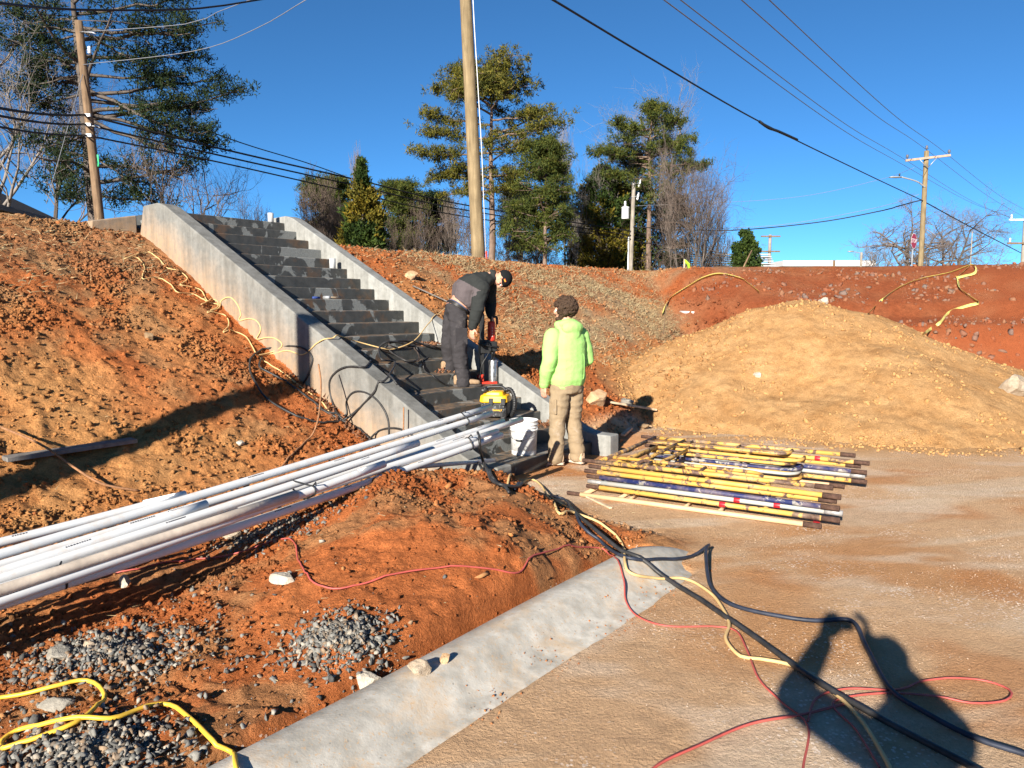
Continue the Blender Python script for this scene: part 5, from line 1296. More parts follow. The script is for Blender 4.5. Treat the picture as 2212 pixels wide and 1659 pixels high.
def bare(u, y, top_v, half, label, seed, mat='twig', name='bare_tree', base=PLAT - .3, trunk_r=.16, stems=1, lev=4, group=None, spread=.75, ratio=.62, first=.22, thin=.006):
    """leafless tree; half: crown half width in photograph units"""
    r_ = np.random.default_rng(seed); p = at_y(u, 600, y); H = at_y(u, top_v, y)[2] - base; Wd = half / 1640 * y
    root = empty(name, (p[0], y, base)); tag(root, label, 'tree', group)
    big = []; tw = []
    def go(q, d, L, rad, l):
        k = 5 if l < 2 else 4
        sg, pts, dd = limb(r_, q, d, L, rad, k, .05 if l else .02, .10 + .05 * l)
        (big if l < 2 else tw).extend(sg)
        if l >= lev: return
        nchild = (9, 7, 6, 5, 3)[l]
        for c in range(nchild):
            t = first + (1 - first) * (c + r_.uniform(.2, .9)) / nchild if l == 0 else r_.uniform(.25, 1.0)
            e = np.array([np.interp(t * k, np.arange(k + 1), pts[:, j]) for j in range(3)])
            ax = dd * .9 + np.array([0, 0, .25]); side = r_.normal(size=3); side -= ax * np.dot(side, ax) / np.dot(ax, ax); side /= np.linalg.norm(side)
            nd = ax / np.linalg.norm(ax) * (1 - spread * .5) + side * spread * (Wd / H * 1.6 if l == 0 else .8)
            go(e, nd, L * ratio * r_.uniform(.75, 1.15) * (1.05 - .35 * t if l == 0 else 1), max(thin, rad * .5 * (1.1 - .4 * t)), l + 1)
    for s_ in range(stems):
        d0 = np.array([r_.normal() * .22, r_.normal() * .22, 1.0]) if stems > 1 else np.array([r_.normal() * .05, 0, 1.0])
        go(np.array([r_.normal() * .3, r_.normal() * .3, 0]) * (stems > 1), d0, H * (.62 if stems == 1 else .55) * r_.uniform(.85, 1.1), trunk_r * (1 if stems == 1 else .6), 0)
    # scale the crown to the outline it has in the photograph
    allp = np.array(big + tw); zx = max(np.percentile(allp[:, 5], 97), .1); wx = np.percentile(np.abs(allp[:, 3]), 96)
    sc = np.array([Wd / wx, Wd / wx, H / zx])
    for nm_, S in (('trunk', np.array(big)), ('crown', np.array(tw))):
        if not len(S): continue
        S[:, :3] *= sc; S[:, 3:6] *= sc; v, f = seg_mesh(S, 5 if nm_ == 'trunk' else 3)
        obj_from(nm_, v, f, M['bark'] if nm_ == 'trunk' and mat != 'twig_pale' else M[mat], root, smooth=nm_ == 'trunk')
    return root
G = 'trees along the road above the bank'
pine(214, 28, [(-120, 190, 330), (-60, 110, 420), (0, 70, 440), (60, 60, 485), (110, 45, 500), (190, 30, 535), (240, 60, 460), (310, 60, 490), (350, 110, 440), (395, 90, 320), (440, 120, 330)], 'huge dark pine behind the brown pole at upper left', 11, 'needle_dark', tips=((228, 258, 534, 190), (222, 215, 470, 235), (216, 85, 480, 45), (214, 60, 440, 70), (216, 120, 455, 120), (222, 160, 400, 165), (225, 190, 440, 290), (228, 240, 480, 312), (226, 205, 490, 160), (228, 255, 430, 345), (212, 30, 420, -10), (228, 420, 340, 432), (205, 40, 60, 40), (205, 75, 50, 95), (208, 110, 70, 140), (212, 160, 30, 190), (216, 200, 80, 225), (218, 290, 90, 320), (220, 350, 100, 400), (220, 390, 130, 430), (215, 60, 330, 150), (222, 330, 300, 400)), dens=2.6, limbs=14, trunk_r=.30, pads=7, per=13, need=(.24, .044), lean=-.45, group=G, bark='bark')
bare(5, 30, -40, 200, 'pale leafless tree reaching in from the left edge', 12, 'twig_pale', trunk_r=.15, group=G, lev=4)
bare(105, 34, 180, 150, 'leafless tree in the gap left of the brown pole', 13, 'twig', trunk_r=.13, group=G)
bare(392, 30, 300, 125, 'spreading leafless tree showing over the left stair wall', 14, 'twig', trunk_r=.12, stems=3, lev=3, group=G, spread=.9)
bare(545, 40, 430, 40, 'low twiggy bush peeping over the top step', 15, 'twig', trunk_r=.05, stems=3, lev=3, group=G)
pine(712, 47, [(388, 700, 728), (400, 668, 750), (430, 648, 758), (470, 642, 760), (520, 640, 755)], 'rounded green pine behind the reddish bush', 16, 'needle', limbs=70, per=14, pads=7, group=G)
bare(700, 40, 400, 52, 'dense reddish leafless bush right of the stair top', 17, 'twig_red', name='leafless_bush', trunk_r=.06, stems=9, lev=3, group=G, spread=.5, thin=.009)
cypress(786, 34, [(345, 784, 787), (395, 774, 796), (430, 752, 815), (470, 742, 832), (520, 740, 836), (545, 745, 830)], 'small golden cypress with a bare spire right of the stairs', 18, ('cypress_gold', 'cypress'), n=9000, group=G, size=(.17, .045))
bare(777, 34, 325, 14, 'thin leafless spire above the golden cypress', 19, 'twig', name='bare_sapling', trunk_r=.04, lev=3, group=G)
pine(868, 50, [(394, 850, 880), (415, 832, 905), (450, 828, 925), (500, 830, 935), (540, 840, 930)], 'bushy mid-green pine between cypress and tall pole', 20, 'needle', limbs=70, per=14, pads=7, group=G)
pine(1062, 44, [(124, 1045, 1100), (150, 985, 1140), (200, 960, 1150), (245, 918, 1195), (270, 940, 1205), (300, 915, 1150), (335, 908, 1160), (370, 925, 1150), (410, 935, 1130), (440, 960, 1120)], 'tallest golden-green pine directly behind the fresh pole', 21, 'needle_gold', dens=4, tips=((1060, 330, 912, 332), (1060, 300, 915, 285), (1062, 270, 922, 245), (1062, 215, 950, 195), (1062, 190, 985, 150), (1064, 360, 935, 385), (1062, 300, 1208, 262), (1064, 260, 1190, 240), (1064, 220, 1140, 170), (1064, 190, 1120, 140), (1062, 380, 1150, 370), (1062, 200, 1060, 130), (1062, 330, 1140, 320)), limbs=34, trunk_r=.24, per=15, pads=6, need=(.30, .055), group=G)
pine(1182, 42, [(296, 1172, 1188), (330, 1150, 1212), (380, 1110, 1222), (430, 1095, 1225), (480, 1085, 1225), (530, 1080, 1230)], 'green pine with slim pale trunk right of the tallest pine', 22, 'needle', limbs=75, trunk_r=.15, per=14, pads=6, group=G)
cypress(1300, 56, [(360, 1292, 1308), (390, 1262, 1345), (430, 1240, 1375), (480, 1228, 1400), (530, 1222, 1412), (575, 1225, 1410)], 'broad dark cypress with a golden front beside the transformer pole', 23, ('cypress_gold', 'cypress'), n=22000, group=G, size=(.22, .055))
pine(1400, 54, [(228, 1370, 1420), (250, 1330, 1450), (300, 1315, 1480), (330, 1270, 1485), (365, 1290, 1535), (400, 1310, 1500), (440, 1340, 1460)], 'tall pine mixed with leafless branches right of centre', 24, 'needle', tips=((1400, 380, 1532, 352), (1400, 330, 1488, 300), (1400, 300, 1470, 255), (1400, 290, 1410, 230), (1400, 340, 1275, 325), (1400, 300, 1330, 262), (1400, 390, 1310, 375)), dens=4, limbs=34, trunk_r=.24, per=14, pads=5, need=(.32, .06), group=G)
bare(1385, 57, 205, 95, 'pale leafless tree tangled in the tall right pine', 25, 'twig_pale', trunk_r=.16, lev=4, group=G)
bare(1440, 58, 188, 80, 'tallest leafless tree behind the right pine', 26, 'twig_pale', trunk_r=.18, lev=4, group=G)
bare(1495, 48, 350, 80, 'arching reddish leafless tree at the right end of the tree belt', 27, 'twig_red', trunk_r=.12, stems=4, lev=3, group=G, spread=.9)
bare(1222, 56, 275, 30, 'slim leafless tree between the green pine and the cypress', 28, 'twig_pale', trunk_r=.09, lev=4, group=G)
cypress(1606, 44, [(502, 1600, 1612), (515, 1590, 1622), (540, 1580, 1636), (570, 1578, 1640), (592, 1582, 1636)], 'small glossy dark holly left of the grey shed', 29, ('cypress',), name='holly_tree', n=4200, group=G, size=(.14, .07))
bare(1958, 84, 432, 92, 'broad leafless oak left of the crossarm pole', 30, 'twig', trunk_r=.42, lev=4, group=G, spread=.95, first=.1)
bare(2060, 88, 446, 95, 'wide arching leafless oak right of the crossarm pole', 31, 'twig', trunk_r=.40, stems=2, lev=4, group=G, spread=.98, first=.1)
bare(1905, 105, 520, 45, 'low leafless tree left of the stop sign', 32, 'twig', trunk_r=.2, stems=3, lev=3, group=G, spread=.9)
for k, (u, y, tv, hf, mt) in enumerate(((842, 46, 470, 34, 'twig_red'), (905, 48, 440, 45, 'twig_red'), (960, 50, 430, 48, 'twig'), (1010, 47, 455, 40, 'twig_red'), (1110, 52, 420, 50, 'twig'), (1150, 46, 470, 40, 'twig_red'), (1235, 54, 380, 40, 'twig_pale'), (1340, 56, 300, 60, 'twig_pale'), (1420, 59, 400, 60, 'twig'), (1465, 50, 330, 55, 'twig'), (1520, 52, 400, 50, 'twig'), (1550, 50, 470, 40, 'twig_red'))):
    bare(u, y, tv, hf, ('low reddish leafless tree left of the tall fresh pole, nearest the golden cypress', 'reddish leafless tree between the mid-green pine and the tall fresh pole', 'brown leafless tree just left of the tall fresh pole', 'reddish leafless tree showing behind the tall fresh pole', 'brown leafless tree between the tallest pine and the green pine', 'low reddish leafless tree under the green pine', 'pale leafless tree rising left of the dark cypress', 'pale leafless tree rising over the dark cypress', 'reddish leafless tree just right of the transformer pole', 'brown leafless tree in front of the tall right pine', 'brown leafless tree at the right flank of the tall right pine', 'lowest reddish leafless tree at the right end of the belt')[k], 200 + k, mt, trunk_r=.10, stems=3, lev=3, group=G, spread=.8, thin=.006)
pine(945, 53, [(420, 935, 955), (440, 915, 975), (490, 905, 985), (545, 900, 990)], 'dark low pine just left of the tall fresh pole', 61, 'needle_dark', limbs=60, per=13, pads=6, group=G)
pine(1130, 56, [(400, 1120, 1145), (430, 1095, 1165), (490, 1080, 1180), (560, 1080, 1185)], 'dark low pine in the gap behind the green pine', 62, 'needle_dark', limbs=60, per=13, pads=6, group=G)
pine(1440, 58, [(420, 1430, 1450), (450, 1405, 1480), (520, 1395, 1500), (575, 1395, 1500)], 'dark low evergreen right of the transformer pole', 63, 'needle_dark', limbs=60, per=13, pads=6, group=G)
# tangle of brush under the trees: nobody could count it
r_ = np.random.default_rng(40); S = []
for i in range(1700):
    u = r_.uniform(640, 1575); y = r_.uniform(53, 64); p = at_y(u, 600, y); h = (1.4 + 3.2 * r_.random()) * (1 + .5 * vnoise(u / 60, 0, 9)); q = np.array([p[0], p[1], PLAT - .2])
    d = np.array([r_.normal() * .35, r_.normal() * .3, 1.0]); k = 5; pts = [q]
    for j in range(k):
        d = d + r_.normal(size=3) * .25; d /= np.linalg.norm(d); e = pts[-1] + d * (h + .8) / k; S.append(np.concatenate([pts[-1], e, [.016 * (1 - j / 6), .016 * (1 - (j + 1) / 6)]])); pts.append(e)
        for _ in range(2):
            t = d * .5 + r_.normal(size=3) * .6; S.append(np.concatenate([e, e + t * .45, [.009, .005]]))
v, f = seg_mesh(S, 3); tag(obj_from('brush', v, f, M['twig_red']), kind='stuff')
# dry grass and straw
def blades(name, xy, length, width, seed, mat, lie=.8, zf=gz2):
    r_ = np.random.default_rng(seed); n = len(xy); z = zf(xy[:, 0], xy[:, 1]); c = np.stack([xy[:, 0], xy[:, 1], z], 1)
    d = r_.normal(size=(n, 3)); d[:, 2] = np.abs(d[:, 2]) * (1 - lie) + .10; d /= np.linalg.norm(d, axis=1)[:, None]
    k = np.cross(d, r_.normal(size=(n, 3))); k /= np.linalg.norm(k, axis=1)[:, None]
    L = length * r_.uniform(.4, 1.4, n)[:, None]; w_ = width * r_.uniform(.6, 1.3, n)[:, None]
    v = np.stack([c - k * w_ + UP * .006, c + k * w_ + UP * .006, c + d * L + UP * .006], 1).reshape(-1, 3)
    tag(obj_from(name, v, np.arange(3 * n).reshape(-1, 3), mat), kind='stuff')
M['straw'] = island_mat('dry_grass', [(.33, .25, .14), (.24, .17, .09), (.42, .33, .19), (.20, .17, .10), (.30, .20, .10)])
def grm(x, y):
    s, d = sd_of(x, y); n2 = fbm(x * .9, y * .9, 151, 3); return (heap_z(x, y) < gz(x, y)) * sstep(1.0, 3.0, s) * sstep(1.5, 2.4, d + .6 * n2) * sstep(5.7, 4.9, d) * sstep(4.4, 3.4, x + .3 * n2 + .05 * (y - 15)) * (.2 + .8 * sstep(-.25, .2, n2))
xy = pick(90000, -2, 7, 10, 22, grm)[:26000]; blades('dry_grass', xy, .11, .006, 1, M['straw'], .5)
def grl(x, y):
    s, d = sd_of(x, y); return ((s < -2.2) * sstep(3.6, 5.4, d + 1.0 * fbm(x, y, 152, 2)) + (s > .3) * (x < 1) * sstep(3.2, 4.6, d) * .5) * (d < 6.4)
xy = pick(40000, -8, 1, 6, 17, grl)[:9000]; blades('straw_litter', xy, .10, .0045, 2, M['straw'], .85)
def sc_(x, y):
    s, d = sd_of(x, y); return not_stairs(s, d) * (d > -2.2) * .5
xy = pick(3000, -5, 3, 3, 10, sc_); blades('straw_scraps', xy, .05, .0022, 3, M['straw'], .95)
# ------------------------------------------------------------------ people
def ring(c, a1, r1_, a2, r2, n=18, p=2.3):
    out = []
    for k in range(n):
        t = 2 * math.pi * k / n; ct, stt = math.cos(t), math.sin(t)
        out.append(np.asarray(c) + np.asarray(a1) * r1_ * math.copysign(abs(ct) ** (2 / p), ct) + np.asarray(a2) * r2 * math.copysign(abs(stt) ** (2 / p), stt))
    return out
def chain(mb, pts, rad, n=12):
    pts = [np.asarray(p, float) for p in pts]
    for i, (p, r) in enumerate(zip(pts, rad)):
        mb.ell(p, (r, r, r), n=n, m=8)
        if i:
            q = pts[i - 1]; d = p - q
            mb.tube([q, q + d * .5, p], [rad[i - 1], (rad[i - 1] + r) / 2, r], n)
def skin_over(mb, name, mats, parent, voxel=.012, smooth=4, folds=None, which=None, seed=0):
    """one continuous surface grown over the collected shapes"""
    o = obj_from(name, mb.v, mb.f, None)
    rm = o.modifiers.new('r', 'REMESH'); rm.mode = 'VOXEL'; rm.voxel_size = voxel; rm.use_smooth_shade = True
    sm = o.modifiers.new('s', 'SMOOTH'); sm.iterations = smooth; sm.factor = .5
    bpy.context.view_layer.update()
    me = bpy.data.meshes.new_from_object(o.evaluated_get(bpy.context.evaluated_depsgraph_get()))
    old = o.data; o.modifiers.clear(); o.data = me; bpy.data.meshes.remove(old); me.name = name
    n = len(me.vertices); co = np.empty(n * 3); me.vertices.foreach_get('co', co); co = co.reshape(-1, 3)
    if folds:
        nr = np.empty(n * 3); me.vertices.foreach_get('normal', nr); nr = nr.reshape(-1, 3)
        d = 0
        for amp, sc in folds:
            q = co * np.array(sc); q = q + .6 * np.stack([vnoise3(q * .6 + 3, seed + 7), vnoise3(q * .6 + 9, seed + 8), vnoise3(q * .6 + 5, seed + 9)], 1)
            d = d + amp * (1 - 2 * np.abs(vnoise3(q, seed)))
        co = co + nr * (d)[:, None]; me.vertices.foreach_set('co', co.ravel())
    for m in mats: me.materials.append(m)
    me.polygons.foreach_set('use_smooth', np.ones(len(me.polygons), dtype=bool))
    if which is not None:
        c = np.empty(len(me.polygons) * 3); me.polygons.foreach_get('center', c)
        me.polygons.foreach_set('material_index', which(c.reshape(-1, 3)).astype(np.int32))
    else: me.polygons.foreach_set('material_index', np.zeros(len(me.polygons), np.int32))
    me.update(); o.parent = parent; return o
def unit(v): v = np.asarray(v, float); return v / np.linalg.norm(v)
def hand(mb, wrist, d, nrm, thumb, curl=.5, k=1.0, spread=.10):
    """palm, four unequal bent fingers and a thumb leaving the side of the palm"""
    d = unit(d); nrm = unit(np.asarray(nrm) - d * np.dot(nrm, d)); t = unit(thumb - d * np.dot(thumb, d) - nrm * np.dot(thumb, nrm)); w_ = np.asarray(wrist, float)
    kn = w_ + d * .088 * k
    for s_ in (-1, -.33, .33, 1): chain(mb, [w_ + t * s_ * .020 * k + d * .012, kn + t * s_ * .031 * k], [.015 * k, .0135 * k], 8)
    for s_, L in ((1, .072), (.33, .082), (-.33, .075), (-1, .058)):
        b = kn + t * s_ * .031 * k; d1 = unit(d + t * s_ * spread + nrm * curl * .5); d2 = unit(d + nrm * curl * 1.3); d3 = unit(d * .5 + nrm * curl * 2.0)
        p1 = b + d1 * L * .42 * k; p2 = p1 + d2 * L * .33 * k; p3 = p2 + d3 * L * .25 * k
        chain(mb, [b, p1, p2, p3], [.0105 * k, .0098 * k, .0092 * k, .0082 * k], 8)
    b = w_ + d * .028 * k + t * .026 * k; p1 = b + unit(d * .6 + t * .8 + nrm * .3) * .042 * k; p2 = p1 + unit(d * .9 + t * .25 + nrm * .4) * .034 * k
    chain(mb, [b, p1, p2], [.015 * k, .0118 * k, .0095 * k], 8)
def head(mb, c, up, f, k=1.0):
    """skull, jaw, nose, brow, lips and ears; up: to the crown, f: where the face looks"""
    up = unit(up); f = unit(np.asarray(f) - up * np.dot(f, up)); s_ = np.cross(f, up); c = np.asarray(c, float)
    ax = (tuple(s_), tuple(f), tuple(up))
    mb.ell(c + up * .028 * k - f * .008 * k, (.077 * k, .097 * k, .092 * k), ax, 16, 12)
    mb.ell(c - up * .035 * k + f * .018 * k, (.062 * k, .076 * k, .078 * k), ax, 14, 10)
    mb.ell(c - up * .088 * k + f * .052 * k, (.030 * k, .030 * k, .026 * k), ax, 10, 8)
    mb.ell(c - up * .010 * k + f * .098 * k, (.013 * k, .022 * k, .026 * k), ax, 10, 8)
    mb.ell(c + up * .025 * k + f * .084 * k, (.052 * k, .014 * k, .012 * k), ax, 10, 8)
    mb.ell(c - up * .056 * k + f * .080 * k, (.026 * k, .016 * k, .012 * k), ax, 10, 8)
    for q in (-1, 1):
        mb.ell(c + s_ * q * .078 * k - up * .004 * k - f * .006 * k, (.010 * k, .020 * k, .032 * k), ax, 10, 8)
        mb.ell(c + s_ * q * .048 * k - up * .022 * k + f * .062 * k, (.024 * k, .022 * k, .022 * k), ax, 10, 8)
    return s_, f, up
def skin_mat(name, col):
    m, nt, b = new_mat(name, .5, .35); q = obj_pos(nt)
    nt.links.new(ramp(nt, noise_node(nt, 30, 4, .6, q), [(.3, tuple(c * .85 for c in col)), (.7, tuple(min(1, c * 1.1) for c in col))]), b.inputs['Base Color'])
    b.inputs['Subsurface Weight'].default_value = .08; b.inputs['Subsurface Radius'].default_value = (.01, .004, .002); return m
M['skin'] = skin_mat('skin', (.52, .27, .18))
M['eye_white'] = simple('eye_white', (.75, .72, .70), .3); M['iris'] = simple('iris', (.05, .03, .02), .3)
def cloth(name, col, scale=120, dirt=None, var=.12):
    m, nt, b = new_mat(name, .9, .12); q = obj_pos(nt)
    c = ramp(nt, noise_node(nt, 6, 5, .65, q), [(.3, tuple(k * (1 - var) for k in col)), (.7, tuple(min(1, k * (1 + var)) for k in col))])
    if dirt: c = mixc(nt, ramp(nt, noise_node(nt, 9, 6, .75, q), [(.56, (0, 0, 0)), (.72, (.7, .7, .7))]), c, dirt)
    nt.links.new(c, b.inputs['Base Color']); nn = bump(nt, b, noise_node(nt, 14, 4, .6, q), .25, .02); bump(nt, b, noise_node(nt, scale * 3, 2, .5, q), .15, .002, nn); return m
def boot(mb, heel, toe_dir, k=1.0):
    d = unit(np.array([toe_dir[0], toe_dir[1], 0])); s_ = np.array([d[1], -d[0], 0]); h = np.asarray(heel, float)
    secs = [(-.035, .032, .10), (.0, .040, .115), (.05, .042, .115), (.10, .043, .085), (.16, .048, .062), (.21, .046, .055), (.25, .034, .045), (.27, .015, .03)]
    mb.loft([ring(h + d * x * k + UP * (.014 + z / 2) * k, s_, w_ * k, UP, z / 2 * k, 14, 2.8) for x, w_, z in secs])
    mb.tube([h + d * .055 + UP * .07, h + d * .06 + UP * .13], [.050 * k, .046 * k], 12)
def sole(mb, heel, toe_dir, k=1.0):
    d = unit(np.array([toe_dir[0], toe_dir[1], 0])); s_ = np.array([d[1], -d[0], 0]); h = np.asarray(heel, float)
    o_ = [(-.045, .0), (-.035, .034), (.03, .043), (.10, .040), (.18, .052), (.24, .042), (.282, .012)]
    P = [h + d * x * k + s_ * w_ * k for x, w_ in o_] + [h + d * x * k - s_ * w_ * k for x, w_ in o_[::-1]]
    mb.prism(P, (0, 0, .026 * k))
def clamp_ell(mb, c, r, ax, pn, off, n=18, m=12):
    """ellipsoid cut flat by a plane through c + pn*off"""
    k = len(mb.v); mb.ell(c, r, ax, n, m); pn = unit(pn)
    for i in range(k, len(mb.v)):
        q = np.array(mb.v[i]); t = np.dot(q - c, pn) - off
        if t < 0: mb.v[i] = tuple(q - pn * t)

# --- man in the lime hoodie, back to us, watching the drilling
def hoodie_man():
    F = at_z(1222, 1004, 0.0); F[2] = float(gz(F[0], F[1])) + .015
    root = empty('person', tuple(F), R(34)); tag(root, 'standing man in lime green hoodie and khaki trousers at the stair foot', 'person')
    khaki = cloth('khaki_canvas', (.25, .185, .115), 90, (.36, .30, .24)); lime = cloth('lime_fleece', (.32, .58, .165), 200, var=.06)
    tan = cloth('tan_work_boots', (.50, .36, .24), 90, (.20, .15, .11)); gum = simple('boot_sole', (.42, .33, .26), .8); hair = simple('brown_hair', (.050, .029, .017), .7, .25, .6, 70, .9, bscale=110)
    fl, fr = np.array([-.125, .03, 0]), np.array([.125, -.03, 0])
    # body under the clothes: one surface from hands to head to feet
    b = MB(); hc = np.array([0, .045, 1.655]); ty = R(38); f = np.array([-math.sin(ty), math.cos(ty), -.06]); s_, f, u_ = head(b, hc, (0, .03, 1), f, 1.0)
    chain(b, [(0, -.01, 1.40), (0, .01, 1.50), hc - UP * .06 - f * .02], [.07, .058, .055])
    b.loft([ring((0, 0, z), (1, 0, 0), rx, (0, 1, 0), ry) for z, rx, ry in ((.84, .13, .09), (1.0, .14, .10), (1.25, .15, .10), (1.40, .14, .085))])
    sl, el, wl_ = (-.185, .0, 1.385), (-.262, -.05, 1.13), (-.255, .055, .885)
    sr, er, wr_ = (.185, .0, 1.385), (.262, -.02, 1.13), (.16, .17, 1.02)
    chain(b, [sl, el, wl_], [.05, .04, .03]); chain(b, [sr, er, wr_], [.05, .04, .03])
    for h_, k_ in ((fl, -1), (fr, 1)): chain(b, [(k_ * .09, 0, .88), (k_ * .105, .02, .48), h_ + np.array([0, 0, .08])], [.075, .05, .035])
    hand(b, wl_, (-.05, .06, -1), (1, .1, 0), np.array([.2, 1, .1]), .35); hand(b, wr_, (-.6, .7, -.2), (0, -.6, -1), np.array([0, .2, 1]), .6)
    skin_over(b, 'body', [M['skin']], root, .0062, 3)
    for q in (-1, 1):
        e = MB(); e.ell(hc + s_ * q * .032 + u_ * .004 + f * .082, (.0125, .0125, .0125), n=10, m=8); eo = e.build('eye', M['eye_white'], root, smooth=True)
        e = MB(); e.ell(hc + s_ * q * .032 + u_ * .004 + f * .0905, (.006, .006, .006), n=8, m=6); e.build('iris', M['iris'], eo, smooth=True)
    # trousers
    t = MB(); t.loft([ring((0, -.012, z), (1, 0, 0), rx, (0, 1, 0), ry) for z, rx, ry in ((.78, .17, .13), (.86, .185, .142), (.95, .178, .132), (1.0, .168, .12))])
    for h_, k_ in ((fl, -1), (fr, 1)):
        kn = np.array([k_ * .105, .012, .48]); chain(t, [(k_ * .090, -.012, .84), (k_ * .098, -.004, .66), kn, kn * .5 + (h_ + np.array([0, -.02, .10])) * .5, h_ + np.array([0, -.015, .13]), h_ + np.array([0, -.01, .075])], [.108, .100, .086, .083, .080, .079], 14)
    skin_over(t, 'trousers', [khaki], root, .011, 3, [(.007, (7, 7, 13)), (.004, (16, 16, 26))], seed=3)
    m = MB(); m.box((-.188, -.015, .64), (.022, .12, .16)); m.build('cargo_pocket', khaki, root, bevel=.008)
    # hoodie
    t = MB(); t.loft([ring((0, cy, z), (1, 0, 0), rx, (0, 1, 0), ry, 20) for z, rx, ry, cy in ((.845, .180, .132, -.01), (.875, .196, .148, -.012), (.93, .212, .165, -.015), (1.05, .212, .160, -.012), (1.2, .214, .155, -.015), (1.32, .210, .145, -.02), (1.40, .185, .125, -.02), (1.46, .125, .10, -.012), (1.49, .09, .09, -.005))])
    chain(t, [sl, (-.235, -.03, 1.25), el, (-.268, .0, 1.0), wl_], [.092, .085, .076, .070, .054], 14)
    chain(t, [sr, (.235, -.015, 1.25), er, (.22, .08, 1.07), wr_], [.092, .085, .076, .068, .054], 14)
    t.ell((0, -.105, 1.475), (.135, .075, .075)); t.ell((0, -.035, 1.515), (.118, .105, .055)); t.ell((0, -.125, 1.42), (.085, .045, .075)); t.ell((-.07, .03, 1.50), (.055, .07, .05)); t.ell((.07, .03, 1.50), (.055, .07, .05))
    skin_over(t, 'hoodie', [lime], root, .0105, 3, [(.007, (4, 4, 7)), (.0025, (12, 12, 20))], seed=5)
    for w_, e_ in ((wl_, el), (wr_, er)):
        d = unit(np.array(w_) - np.array(e_)); m = MB(); m.lathe([(.046, -.05), (.054, -.045), (.054, .005), (.046, .012)], 16, w_, d); m.build('cuff', lime, root, smooth=True)
    m = MB(); m.loft([ring((0, -.01, z), (1, 0, 0), rx, (0, 1, 0), ry, 24) for z, rx, ry in ((.828, .172, .128), (.832, .182, .138), (.872, .186, .142), (.878, .178, .134))]); m.build('waistband', lime, root, smooth=True)
    m = MB(); m.tube(catmull([(.075, -.158, 1.19), (.11, -.16, 1.19), (.108, -.168, 1.05), (.10, -.172, .95), (.085, -.168, .93)], .02), .0035, 5); m.build('seam', lime, root, smooth=True)
    # hair and beard
    r_ = np.random.default_rng(8); t = MB(); ax = (tuple(s_), tuple(f), tuple(u_))
    clamp_ell(t, hc + u_ * .036 - f * .02, (.098, .108, .100), ax, u_ * .62 - f * .78, -.052, 18, 12)
    for k_ in range(150):
        v = r_.normal(size=3); v /= np.linalg.norm(v); p = hc + u_ * .040 - f * .020 + s_ * v[0] * .094 + f * v[1] * .108 + u_ * v[2] * .096
        if np.dot(p - hc, u_ * .62 - f * .78) > -.03: t.ell(p, (.024, .024, .024), n=7, m=5)
    for k_ in range(60):
        v = r_.normal(size=3); v /= np.linalg.norm(v); p = hc + u_ * .042 - f * .020 + s_ * v[0] * .112 + f * v[1] * .122 + u_ * v[2] * .112
        if np.dot(p - hc, u_ * .62 - f * .78) > -.025: t.ell(p, (.013, .013, .013), n=6, m=5)
    skin_over(t, 'hair', [hair], root, .0055, 1, [(.010, (38, 38, 38)), (.005, (85, 85, 85))], seed=9)
    t = MB(); t.ell(hc - u_ * .085 + f * .045, (.055, .052, .035), ax); t.ell(hc - u_ * .058 + f * .020, (.074, .050, .045), ax); t.ell(hc - u_ * .045 + f * .088, (.03, .012, .008), ax)
    skin_over(t, 'beard', [hair], root, .006, 1, [(.004, (60, 60, 60))], seed=10)
    # boots
    for h_, td in ((fl, (-.75, .65)), (fr, (-.15, 1))):
        hl_ = h_ - unit(np.array([*td, 0])) * .06
        t = MB(); boot(t, hl_ + UP * .012, td); bo = skin_over(t, 'boot', [tan], root, .007, 2, [(.003, (22, 22, 22))], seed=12)
        m = MB(); sole(m, hl_, td); m.build('boot_sole', gum, root, bevel=.006)
hoodie_man()

